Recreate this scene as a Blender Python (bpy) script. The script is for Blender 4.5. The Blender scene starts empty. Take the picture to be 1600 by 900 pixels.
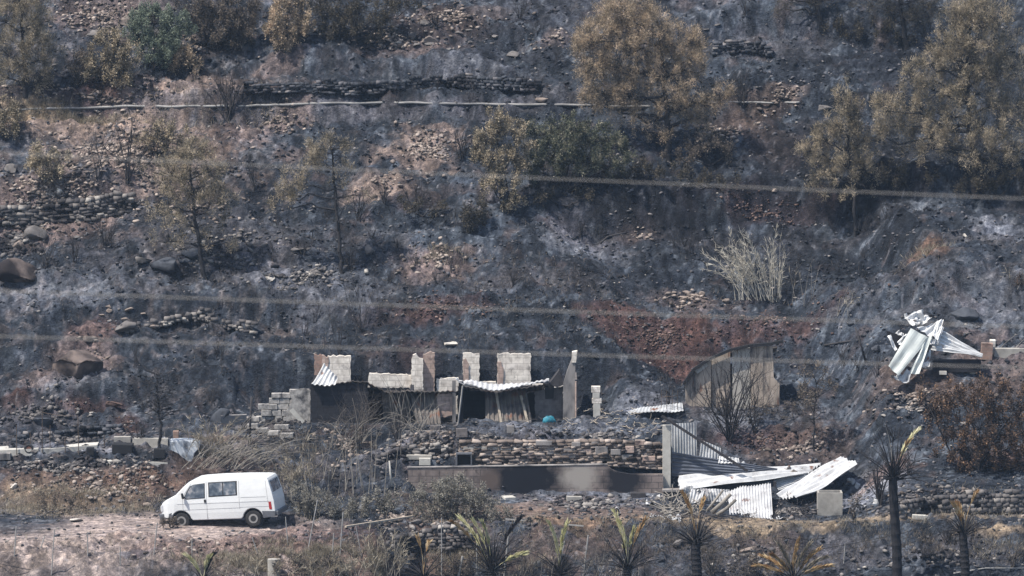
import bpy, math, random
import numpy as np
from mathutils import Vector, Matrix
R = math.radians
rng = np.random.default_rng(7)
random.seed(7)
scene = bpy.context.scene
col = scene.collection

# ------------------------------------------------------------------ camera
F = 10000.0                      # focal length in photo pixels (photo is 1600 wide)
PITCH = R(-6.0)
CAM = np.array([0.0, -250.0, 35.67])
fwd = np.array([0, math.cos(PITCH), math.sin(PITCH)])
upv = np.array([0, -math.sin(PITCH), math.cos(PITCH)])
cam_d = bpy.data.cameras.new('camera')
cam = bpy.data.objects.new('camera', cam_d)
col.objects.link(cam)
cam.location = CAM
cam.rotation_euler = (R(90) + PITCH, 0, 0)
cam_d.sensor_width = 36
cam_d.lens = 36 * F / 1600
cam_d.clip_start = 1.0
cam_d.clip_end = 3000
cam_d.dof.use_dof = True
cam_d.dof.focus_distance = 258
cam_d.dof.aperture_fstop = 1.9
scene.camera = cam

# ------------------------------------------------------------------ light
SUN_EL, SUN_VEC = R(60), Vector((-0.80, -0.46, 0)).normalized()
sdir = Vector((SUN_VEC.x * math.cos(SUN_EL), SUN_VEC.y * math.cos(SUN_EL), math.sin(SUN_EL)))
w = bpy.data.worlds.new('World'); scene.world = w; w.use_nodes = True
nt = w.node_tree; nt.nodes.clear()
sky = nt.nodes.new('ShaderNodeTexSky'); sky.sky_type = 'NISHITA'; sky.sun_disc = False
sky.sun_elevation = SUN_EL; sky.sun_rotation = math.atan2(sdir.x, sdir.y)
sky.dust_density = 1.5; sky.air_density = 1.2
bg = nt.nodes.new('ShaderNodeBackground'); bg.inputs[1].default_value = 0.115
wo = nt.nodes.new('ShaderNodeOutputWorld')
nt.links.new(sky.outputs[0], bg.inputs[0]); nt.links.new(bg.outputs[0], wo.inputs[0])
sd = bpy.data.lights.new('sun', 'SUN'); sd.energy = 4.6; sd.angle = R(0.6); sd.color = (1.0, 0.94, 0.85)
so = bpy.data.objects.new('sun', sd); col.objects.link(so)
so.location = (-60, -60, 90)
so.rotation_euler = sdir.to_track_quat('Z', 'Y').to_euler()
scene.view_settings.view_transform = 'Standard'
scene.view_settings.look = 'None'
scene.view_settings.exposure = 0.6
scene.view_settings.gamma = 1.0
scene.view_settings.use_curve_mapping = False
scene.cycles.max_bounces = 5
scene.cycles.diffuse_bounces = 2
scene.cycles.volume_bounces = 0

# ------------------------------------------------------------------ materials
def new_mat(name):
    m = bpy.data.materials.new(name); m.use_nodes = True
    return m, m.node_tree.nodes, m.node_tree.links, m.node_tree.nodes['Principled BSDF']

def ramp(ns, stops, interp='LINEAR'):
    r = ns.new('ShaderNodeValToRGB'); r.color_ramp.interpolation = interp
    e = r.color_ramp.elements
    while len(e) > 1: e.remove(e[-1])
    e[0].position = stops[0][0]; e[0].color = (*stops[0][1], 1)
    for p, c in stops[1:]:
        x = e.new(p); x.color = (*c, 1)
    return r

def mulcol(ns, lk, a, b, fac=1.0, mode='MULTIPLY'):
    m = ns.new('ShaderNodeMix'); m.data_type = 'RGBA'; m.blend_type = mode
    m.inputs[0].default_value = fac
    lk.new(a, m.inputs[6]); lk.new(b, m.inputs[7])
    return m.outputs[2]

def leaf_mat(name, stops, rough=0.8, tr=0.25):
    """foliage: colour varies per leaf"""
    m, ns, lk, b = new_mat(name)
    g = ns.new('ShaderNodeNewGeometry')
    r = ramp(ns, stops)
    tc = ns.new('ShaderNodeTexCoord'); nz = ns.new('ShaderNodeTexNoise'); nz.inputs['Scale'].default_value = 2.4
    lk.new(tc.outputs['Object'], nz.inputs['Vector'])
    ad = ns.new('ShaderNodeMath'); ad.operation = 'MULTIPLY_ADD'
    lk.new(nz.outputs[0], ad.inputs[0]); ad.inputs[1].default_value = 2.0; 
    sc = ns.new('ShaderNodeMath'); sc.operation = 'MULTIPLY_ADD'
    lk.new(g.outputs['Random Per Island'], sc.inputs[0]); sc.inputs[1].default_value = 0.55; sc.inputs[2].default_value = -0.78
    lk.new(sc.outputs[0], ad.inputs[2])
    lk.new(ad.outputs[0], r.inputs[0]); lk.new(r.outputs[0], b.inputs['Base Color'])
    b.inputs['Roughness'].default_value = rough
    b.inputs['Specular IOR Level'].default_value = 0.2
    if tr:
        t = ns.new('ShaderNodeBsdfTranslucent'); mx = ns.new('ShaderNodeMixShader'); mx.inputs[0].default_value = tr
        lk.new(r.outputs[0], t.inputs[0]); lk.new(b.outputs[0], mx.inputs[1]); lk.new(t.outputs[0], mx.inputs[2])
        lk.new(mx.outputs[0], ns['Material Output'].inputs[0])
    return m

def stone_mat(name, stops, scale=3.0, bump=0.5, rough=0.9, soot=0.0):
    """per-piece colour plus mottling; soot = how much black char gathers in blotches"""
    m, ns, lk, b = new_mat(name)
    g = ns.new('ShaderNodeNewGeometry'); r = ramp(ns, stops)
    lk.new(g.outputs['Random Per Island'], r.inputs[0])
    nz = ns.new('ShaderNodeTexNoise'); nz.inputs['Scale'].default_value = scale; nz.inputs['Detail'].default_value = 6
    nz.inputs['Roughness'].default_value = 0.7
    lk.new(g.outputs['Position'], nz.inputs['Vector'])
    r2 = ramp(ns, [(0.3, (0.55, 0.54, 0.55)), (0.7, (1.25, 1.22, 1.18))]); lk.new(nz.outputs[0], r2.inputs[0])
    c = mulcol(ns, lk, r.outputs[0], r2.outputs[0])
    if soot:
        n2 = ns.new('ShaderNodeTexNoise'); n2.inputs['Scale'].default_value = 0.7; n2.inputs['Detail'].default_value = 5
        lk.new(g.outputs['Position'], n2.inputs['Vector'])
        r3 = ramp(ns, [(0.62 - soot * 0.35, (1, 1, 1)), (0.72 - soot * 0.3, (0.16, 0.16, 0.19))]); lk.new(n2.outputs[0], r3.inputs[0])
        c = mulcol(ns, lk, c, r3.outputs[0])
    lk.new(c, b.inputs['Base Color'])
    b.inputs['Roughness'].default_value = rough
    b.inputs['Specular IOR Level'].default_value = 0.25
    bp = ns.new('ShaderNodeBump'); bp.inputs['Strength'].default_value = bump; bp.inputs['Distance'].default_value = 0.03
    lk.new(nz.outputs[0], bp.inputs['Height']); lk.new(bp.outputs[0], b.inputs['Normal'])
    return m

def plain_mat(name, c, rough=0.7, metal=0.0, var=0.35, scale=4.0, bump=0.15, soot=0.0, soot_scale=0.8, sootcol=(0.05, 0.05, 0.055), seed=0.0, stretch=(1, 1, 1), spec=0.3, rust=0.0):
    m, ns, lk, b = new_mat(name)
    g = ns.new('ShaderNodeNewGeometry')
    mp = ns.new('ShaderNodeMapping'); mp.inputs['Location'].default_value = (seed, seed, seed); mp.inputs['Scale'].default_value = stretch
    lk.new(g.outputs['Position'], mp.inputs[0])
    nz = ns.new('ShaderNodeTexNoise'); nz.inputs['Scale'].default_value = scale; nz.inputs['Detail'].default_value = 6; nz.inputs['Roughness'].default_value = 0.65
    lk.new(mp.outputs[0], nz.inputs['Vector'])
    lo = tuple(x * (1 - var) for x in c); hi = tuple(min(1, x * (1 + var * 0.7)) for x in c)
    r = ramp(ns, [(0.3, lo), (0.7, hi)]); lk.new(nz.outputs[0], r.inputs[0])
    c_out = r.outputs[0]
    if rust:
        n3 = ns.new('ShaderNodeTexNoise'); n3.inputs['Scale'].default_value = 2.1; n3.inputs['Detail'].default_value = 7
        lk.new(mp.outputs[0], n3.inputs['Vector'])
        r3 = ramp(ns, [(0.66 - rust * 0.3, (0, 0, 0)), (0.74 - rust * 0.2, (1, 1, 1))]); lk.new(n3.outputs[0], r3.inputs[0])
        mx = ns.new('ShaderNodeMix'); mx.data_type = 'RGBA'; lk.new(r3.outputs[0], mx.inputs[0]); lk.new(c_out, mx.inputs[6])
        mx.inputs[7].default_value = (0.16, 0.07, 0.04, 1); c_out = mx.outputs[2]
    if soot:
        n2 = ns.new('ShaderNodeTexNoise'); n2.inputs['Scale'].default_value = soot_scale; n2.inputs['Detail'].default_value = 7
        n2.inputs['Roughness'].default_value = 0.6
        lk.new(mp.outputs[0], n2.inputs['Vector'])
        r2 = ramp(ns, [(0.68 - soot * 0.4, (0, 0, 0)), (0.82 - soot * 0.32, (1, 1, 1))]); lk.new(n2.outputs[0], r2.inputs[0])
        mx = ns.new('ShaderNodeMix'); mx.data_type = 'RGBA'; lk.new(r2.outputs[0], mx.inputs[0]); lk.new(c_out, mx.inputs[6])
        mx.inputs[7].default_value = (*sootcol, 1); c_out = mx.outputs[2]
    lk.new(c_out, b.inputs['Base Color'])
    b.inputs['Roughness'].default_value = rough; b.inputs['Metallic'].default_value = metal
    b.inputs['Specular IOR Level'].default_value = spec
    if bump:
        bp = ns.new('ShaderNodeBump'); bp.inputs['Strength'].default_value = bump; bp.inputs['Distance'].default_value = 0.02
        lk.new(nz.outputs[0], bp.inputs['Height']); lk.new(bp.outputs[0], b.inputs['Normal'])
    return m

def block_mat(name, c1, c2, mortar, w_, h_, soot=0.0, stains=(), seed=0.0, soot_scale=0.7):
    """masonry: brick texture over world X and Z; stains = [(x, z, rx, rz, colour)] soot marks on the wall"""
    m, ns, lk, b = new_mat(name)
    g = ns.new('ShaderNodeNewGeometry')
    sp = ns.new('ShaderNodeSeparateXYZ'); lk.new(g.outputs['Position'], sp.inputs[0])
    sx = ns.new('ShaderNodeMath'); sx.operation = 'ADD'; lk.new(sp.outputs[0], sx.inputs[0]); lk.new(sp.outputs[1], sx.inputs[1])
    cb = ns.new('ShaderNodeCombineXYZ'); lk.new(sx.outputs[0], cb.inputs[0]); lk.new(sp.outputs[2], cb.inputs[1])
    br = ns.new('ShaderNodeTexBrick'); lk.new(cb.outputs[0], br.inputs['Vector'])
    br.inputs['Scale'].default_value = 1.0; br.inputs['Brick Width'].default_value = w_; br.inputs['Row Height'].default_value = h_
    br.inputs['Mortar Size'].default_value = 0.012; br.inputs['Color1'].default_value = (*c1, 1); br.inputs['Color2'].default_value = (*c2, 1)
    br.inputs['Mortar'].default_value = (*mortar, 1)
    nz = ns.new('ShaderNodeTexNoise'); nz.inputs['Scale'].default_value = 5; nz.inputs['Detail'].default_value = 6
    lk.new(g.outputs['Position'], nz.inputs['Vector'])
    r2 = ramp(ns, [(0.3, (0.7, 0.68, 0.66)), (0.7, (1.15, 1.14, 1.12))]); lk.new(nz.outputs[0], r2.inputs[0])
    c = mulcol(ns, lk, br.outputs[0], r2.outputs[0])
    mp = ns.new('ShaderNodeMapping'); mp.inputs['Location'].default_value = (seed, 0, seed); lk.new(g.outputs['Position'], mp.inputs[0])
    n2 = ns.new('ShaderNodeTexNoise'); n2.inputs['Scale'].default_value = soot_scale; n2.inputs['Detail'].default_value = 7; n2.inputs['Roughness'].default_value = 0.62
    lk.new(mp.outputs[0], n2.inputs['Vector'])
    if soot:
        r3 = ramp(ns, [(0.68 - soot * 0.4, (1, 1, 1)), (0.82 - soot * 0.32, (0.13, 0.13, 0.15))]); lk.new(n2.outputs[0], r3.inputs[0])
        c = mulcol(ns, lk, c, r3.outputs[0])
    for (x, z, rx, rz, cc) in stains:
        vm = ns.new('ShaderNodeVectorMath'); vm.operation = 'SUBTRACT'; vm.inputs[1].default_value = (x, 0, z); lk.new(g.outputs['Position'], vm.inputs[0])
        v2 = ns.new('ShaderNodeVectorMath'); v2.operation = 'MULTIPLY'; v2.inputs[1].default_value = (1 / rx, 0, 1 / rz); lk.new(vm.outputs[0], v2.inputs[0])
        ln = ns.new('ShaderNodeVectorMath'); ln.operation = 'LENGTH'; lk.new(v2.outputs[0], ln.inputs[0])
        ad = ns.new('ShaderNodeMath'); ad.operation = 'MULTIPLY_ADD'; lk.new(n2.outputs[0], ad.inputs[0]); ad.inputs[1].default_value = 1.3; lk.new(ln.outputs['Value'], ad.inputs[2])
        rr = ramp(ns, [(0.0, (1, 1, 1)), (0.62, (1, 1, 1)), (0.95, (0, 0, 0))]) 
        hf = ns.new('ShaderNodeMath'); hf.operation = 'MULTIPLY'; hf.inputs[1].default_value = 0.5; lk.new(ad.outputs[0], hf.inputs[0]); lk.new(hf.outputs[0], rr.inputs[0])
        mx = ns.new('ShaderNodeMix'); mx.data_type = 'RGBA'; lk.new(rr.outputs[0], mx.inputs[0]); lk.new(c, mx.inputs[6]); mx.inputs[7].default_value = (*cc, 1); c = mx.outputs[2]
    lk.new(c, b.inputs['Base Color']); b.inputs['Roughness'].default_value = 0.9; b.inputs['Specular IOR Level'].default_value = 0.2
    bp = ns.new('ShaderNodeBump'); bp.inputs['Strength'].default_value = 0.4; bp.inputs['Distance'].default_value = 0.02
    lk.new(c, bp.inputs['Height']); lk.new(bp.outputs[0], b.inputs['Normal'])
    return m

M = {}
M['bark'] = plain_mat('burnt_bark', (0.030, 0.028, 0.030), 0.95, var=0.5, scale=9, bump=0.6)
M['twig'] = plain_mat('charred_twigs', (0.036, 0.033, 0.035), 0.95, var=0.5, scale=5, bump=0)
M['twig_grey'] = plain_mat('ashen_twigs', (0.11, 0.095, 0.085), 0.95, var=0.5, scale=3, bump=0)
M['cane'] = plain_mat('dry_cane', (0.26, 0.235, 0.205), 0.85, var=0.55, scale=2.2, bump=0)
M['pale_straw'] = leaf_mat('bleached_reed_leaves', [(0.0, (0.30, 0.27, 0.22)), (0.5, (0.48, 0.44, 0.37)), (1.0, (0.66, 0.62, 0.53))])
M['pale_cane'] = plain_mat('bleached_reed_stalk', (0.50, 0.46, 0.39), 0.85, var=0.3, scale=2.2, bump=0)
M['straw'] = leaf_mat('dry_straw', [(0.0, (0.12, 0.10, 0.075)), (0.5, (0.28, 0.24, 0.18)), (1.0, (0.46, 0.41, 0.33))])
M['pine'] = leaf_mat('singed_pine_needles', [(0.0, (0.045, 0.044, 0.036)), (0.3, (0.14, 0.12, 0.085)), (0.6, (0.34, 0.285, 0.205)), (1.0, (0.62, 0.51, 0.37))])
M['pine_tan'] = leaf_mat('scorched_tan_needles', [(0.0, (0.06, 0.052, 0.042)), (0.3, (0.19, 0.155, 0.11)), (0.65, (0.46, 0.36, 0.255)), (1.0, (0.72, 0.55, 0.40))])
M['pine_dark'] = leaf_mat('smoked_needles', [(0.0, (0.03, 0.03, 0.03)), (0.5, (0.075, 0.066, 0.052)), (1.0, (0.15, 0.125, 0.09))])
M['green'] = leaf_mat('grey_green_leaves', [(0.0, (0.05, 0.06, 0.05)), (0.5, (0.13, 0.16, 0.12)), (1.0, (0.30, 0.33, 0.25))])
M['dgreen'] = leaf_mat('dark_green_leaves', [(0.0, (0.03, 0.035, 0.03)), (0.5, (0.085, 0.095, 0.065)), (0.8, (0.22, 0.21, 0.15)), (1.0, (0.42, 0.38, 0.29))])
M['brown'] = leaf_mat('brown_dead_leaves', [(0.0, (0.028, 0.024, 0.022)), (0.4, (0.085, 0.06, 0.048)), (0.8, (0.19, 0.12, 0.08)), (1.0, (0.34, 0.20, 0.11))])
M['gbrown'] = leaf_mat('grey_brown_leaves', [(0.0, (0.045, 0.04, 0.038)), (0.5, (0.13, 0.108, 0.09)), (1.0, (0.28, 0.23, 0.18))])
M['greyleaf'] = leaf_mat('ashen_grey_leaves', [(0.0, (0.09, 0.085, 0.075)), (0.5, (0.22, 0.205, 0.175)), (1.0, (0.38, 0.36, 0.31))])
M['frond_black'] = plain_mat('charred_frond', (0.022, 0.020, 0.022), 0.9, var=0.4, bump=0)
M['frond_green'] = leaf_mat('half_green_frond', [(0.0, (0.34, 0.33, 0.13)), (0.35, (0.58, 0.55, 0.29)), (0.7, (0.70, 0.66, 0.42)), (1.0, (0.78, 0.70, 0.52))], tr=0.3)
M['frond_tan'] = leaf_mat('scorched_frond', [(0.0, (0.25, 0.12, 0.05)), (0.5, (0.45, 0.30, 0.14)), (1.0, (0.60, 0.50, 0.34))], tr=0.3)
M['palm_trunk'] = plain_mat('burnt_palm_trunk', (0.020, 0.019, 0.022), 0.95, var=0.6, scale=14, bump=0.8, stretch=(1, 1, 3))

# ------------------------------------------------------------------ survey helpers
def ray(px, py):
    d = fwd * F + np.array([1.0, 0, 0]) * (px - 800) + upv * (450 - py)
    return d / np.linalg.norm(d)

def P(px, py, Y):
    """the point of the plane y = Y seen at that place in the photo"""
    d = ray(px, py); t = (Y - CAM[1]) / d[1]
    return CAM + d * t

def project(x, y, z):
    dx, dy, dz = x - CAM[0], y - CAM[1], z - CAM[2]
    dep = dy * fwd[1] + dz * fwd[2]; u = dy * upv[1] + dz * upv[2]
    return 800 + F * dx / dep, 450 - F * u / dep

def smooth(a, b, x):
    t = np.clip((x - a) / (b - a), 0, 1); return t * t * (3 - 2 * t)

def hash2(ix, iy, s):
    h = (ix.astype(np.int64) * 374761393 + iy.astype(np.int64) * 668265263 + s * 974711) & 0x7fffffff
    h = ((h ^ (h >> 13)) * 1274126177) & 0x7fffffff
    return ((h ^ (h >> 16)) & 0xffff) / 65535.0

def vnoise(x, y, s=0):
    ix, iy = np.floor(x), np.floor(y); fx, fy = x - ix, y - iy
    fx = fx * fx * (3 - 2 * fx); fy = fy * fy * (3 - 2 * fy)
    ix = ix.astype(np.int64); iy = iy.astype(np.int64)
    a, b = hash2(ix, iy, s), hash2(ix + 1, iy, s); c, d = hash2(ix, iy + 1, s), hash2(ix + 1, iy + 1, s)
    return (a + (b - a) * fx) * (1 - fy) + (c + (d - c) * fx) * fy

def fbm(x, y, s=0, octv=4, gain=0.5):
    t, amp, tot = 0, 1.0, 0
    for k in range(octv):
        t = t + amp * vnoise(x * 2**k + 17.3 * k, y * 2**k - 9.1 * k, s + k); tot += amp; amp *= gain
    return t / tot * 2 - 1

# ------------------------------------------------------------------ terrain
def make_profile(y, z, segs):
    ys, zs = [y], [z]
    for row, sl in segs:
        d = ray(800, row); s = d[2] / d[1]; k = math.tan(R(sl))
        # point on the ray: z = CAMz + s (Y - CAMy); on the slope: z = z0 + k (Y - y0)
        Y = (CAM[2] - s * CAM[1] - zs[-1] + k * ys[-1]) / (k - s)
        ys.append(Y); zs.append(zs[-1] + k * (Y - ys[-2]))
    return ys, zs
UP = {
    'left': [(790, 3), (705, 27), (685, 4), (600, 31), (-80, 33)],
    'mid': [(769, 5), (729, 76), (726, 8), (694, 72), (660, 5), (600, 36), (-80, 33)],
    'right': [(770, 5), (640, 26), (600, 9), (505, 52), (482, 12), (-80, 33)],
    'far': [(815, 5), (770, 35), (700, 18), (600, 28), (-80, 32)],
}
DOWN = {'left': [(880, 4), (965, 30)], 'mid': [(828, 4), (965, 33)], 'right': [(828, 4), (965, 33)], 'far': [(832, 4), (965, 33)]}
prof = {}
for k in UP:
    ys, zs = make_profile(0, 0, UP[k]); yd, zd = make_profile(0, 0, DOWN[k])
    # on below the frame: down to the valley floor, up to the far side where the camera stands; and on over the hilltop
    y0, z0 = yd[-1], zd[-1]; yv = y0 - (z0 + 12) / math.tan(R(27))
    Yl = [-700, -420, -262, -248, -150, yv] + yd[::-1][:-1] + ys
    Zl = [70, 62, 36, 33.6, -12, -12] + zd[::-1][:-1] + zs
    Yl += [ys[-1] + 60, ys[-1] + 160, ys[-1] + 500]; Zl += [zs[-1] + 34, zs[-1] + 60, zs[-1] + 70]
    prof[k] = (np.array(Yl), np.array(Zl))
COLS = [(-1e4, 'left'), (585, 'left'), (640, 'mid'), (1038, 'mid'), (1075, 'right'), (1330, 'right'), (1420, 'far'), (1e5, 'far')]

_yy = np.linspace(-720, 900, 16201)
_zc = np.mean([np.interp(_yy, *prof[k]) for k in ('left', 'mid', 'right', 'far')], axis=0)
for k in prof:      # above the terraces all of the hillside runs into one slope
    zk = np.interp(_yy, *prof[k]); wk = smooth(15.5, 29, _yy); prof[k] = (_yy, zk * (1 - wk) + _zc * wk)
def base_height(x, y):
    px = 800 + x * 39.6
    px = px + smooth(10, 20, y) * 55 * np.sin(x * .9 + y * .5)
    out = np.zeros_like(x)
    for (a, ka), (b, kb) in zip(COLS[:-1], COLS[1:]):
        m = (px >= a) & (px < b)
        if not m.any(): continue
        za = np.interp(y[m], *prof[ka]); zb = np.interp(y[m], *prof[kb])
        t = smooth(a, b, px[m]) if ka != kb else 0
        out[m] = za * (1 - t) + zb * t
    up = smooth(11, 14, y)
    mu = up > 0
    if mu.any():    # softer joins between the columns higher up
        xm, ym, pm = x[mu], y[mu], px[mu]
        zl, zm, zr, zf = [np.interp(ym, *prof[k]) for k in ('left', 'mid', 'right', 'far')]
        z = zl + (zm - zl) * smooth(480, 740, pm); z = z + (zr - z) * smooth(880, 1130, pm); z = z + (zf - z) * smooth(1290, 1480, pm)
        out[mu] = out[mu] * (1 - up[mu]) + z * up[mu]
    return out

def base_at(px, py):
    d = ray(px, py); ts = np.linspace(220, 330, 1500)
    pts = CAM[:, None] + d[:, None] * ts
    h = base_height(pts[0], pts[1]); k = np.argmax(pts[2] < h)
    return pts[:, k]

# terraces and banks: (top edge in the photo, height, reach, lip width)
TERR = [
    ([(-150, 178), (300, 174), (560, 170), (1100, 173), (1750, 152)], 1.0, 2.0, .25),
    ([(370, 128), (600, 122), (830, 126)], 0.8, 1.6, .2),
    ([(-50, 322), (120, 318), (230, 300)], 1.1, 1.8, .3),
    ([(840, 345), (1080, 335), (1250, 318), (1700, 330)], 1.2, 2.0, .35),
    ([(150, 495), (420, 488), (520, 500)], 0.9, 1.4, .3),
    ([(1060, 55), (1200, 45), (1350, 60), (1500, 55)], 1.1, 1.6, .3),
    ([(1340, 478), (1450, 462), (1700, 455)], 0.9, 1.5, .3),
    ([(480, 520), (650, 500), (790, 490)], 0.6, 1.3, .4),
    ([(700, 300), (850, 320)], 0.5, 1.2, .3),
    ([(-50, 640), (120, 640), (250, 620)], 0.7, 1.2, .3),
    ([(250, 385), (390, 380)], 0.5, 1.0, .25),
    ([(-50, 560), (150, 545), (240, 560)], 0.6, 1.1, .25),
    ([(560, 85), (760, 60), (900, 80)], 0.5, 1.0, .25),
]
FX0, FX1, FY0, FY1, ST = -23.5, 23.5, -7.0, 43.0, 0.085
def axis(a, b, lo, hi):
    fine = np.arange(a, b + 1e-6, ST)
    def out(e, lim, sgn):
        v, s = [], ST
        while (lim - e) * sgn > 0:
            s *= 1.16; e += s * sgn; v.append(e)
        return v
    return np.concatenate([out(a, lo, -1)[::-1], fine, out(b, hi, 1)])
AX = axis(FX0, FX1, -420, 420); AY = axis(FY0, FY1, -690, 560)
GX, GY = np.meshgrid(AX, AY)
GZ = base_height(GX, GY)
for pts, hgt, reach, lip in TERR:
    e = np.array([base_at(*p) for p in pts])
    yf = np.interp(GX, e[:, 0], e[:, 1]) + 0.5 * fbm(GX * .35, GX * 0 + hgt * 7, 3) + .18 * fbm(GX * 1.7, GX * 0 + 3, 5)
    fade = smooth(e[0, 0] - .8, e[0, 0] + 1.6, GX) * (1 - smooth(e[-1, 0] - 1.6, e[-1, 0] + .8, GX))
    t = GY - yf
    s = np.clip(t / lip, -1, 1)
    GZ += fade * hgt / 2 * s * np.exp(-np.maximum(np.abs(t) - lip, 0) / reach)
YH = float(base_at(690, 661)[1])         # the burnt house's front line
ZH = float(P(690, 661, YH)[2])
xa, xb = P(415, 660, YH)[0], P(905, 660, YH)[0]
pad = smooth(xa - 2.2, xa + .1, GX) * (1 - smooth(xb, xb + 2.2, GX)) * smooth(YH - 1.2, YH - .2, GY) * (1 - smooth(YH + 3.2, YH + 3.7, GY))
GZ = GZ * (1 - pad) + ZH * pad
fine_m = smooth(-60, -20, GY) * (1 - smooth(60, 120, GY))
flat = np.clip(pad + (1 - smooth(-13.5, -6.5, GX)) * smooth(-4.5, -3.5, GY) * (1 - smooth(2.6, 3.8, GY)) * .85, 0, 1)
shed = smooth(-4.2, -3.8, GX) * smooth(-.6, .4, GY) * (1 - smooth(4.5, 5.6, GY)) * .75
flat = np.clip(flat + shed, 0, 1)
rough = 1 - .85 * flat
n1 = fbm(GX / 4.5, GY / 4.5, 11, 3); n2 = fbm(GX / 1.5, GY / 1.1, 21, 3); n3 = fbm(GX / .5, GY / .4, 31, 3)
rid = 1 - np.abs(fbm(GX / 2.4 + .6 * n1, GY / 1.1, 41, 5, .6)) * 2.4
rid2 = 1 - np.abs(fbm(GX / .9, GY / .45 + .5 * n1, 43, 3, .6)) * 2.4
n4 = vnoise(GX / .17, GY / .15, 51)
GZ += (n1 * .42 + (n2 * .26 + rid * .24 + rid2 * .16 + n3 * .15 + (n4 - .5) * .08) * rough * fine_m) * np.where(flat > .3, .25, 1)
GZ += 3.0 * fbm(GX / 60, GY / 60, 77, 3) * smooth(26, 60, np.abs(GX))

def zt(x, y):
    i = np.clip(np.searchsorted(AX, x) - 1, 0, len(AX) - 2); j = np.clip(np.searchsorted(AY, y) - 1, 0, len(AY) - 2)
    tx = (x - AX[i]) / (AX[i + 1] - AX[i]); ty = (y - AY[j]) / (AY[j + 1] - AY[j])
    return (GZ[j, i] * (1 - tx) + GZ[j, i + 1] * tx) * (1 - ty) + (GZ[j + 1, i] * (1 - tx) + GZ[j + 1, i + 1] * tx) * ty

_ts = np.arange(215, 330, .06)
def at(px, py):
    """ground point seen at that place in the photo (rows below the frame allowed)"""
    d = ray(px, py); pts = CAM[:, None] + d[:, None] * _ts
    h = zt(pts[0], pts[1]); k = int(np.argmax(pts[2] < h))
    a, b = pts[:, k - 1], pts[:, k]
    p = b.copy(); p[2] = float(zt(p[0:1], p[1:2])[0]); return p

def ppm(y):     # photo pixels per metre at depth y
    return F / (y - CAM[1])

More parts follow.
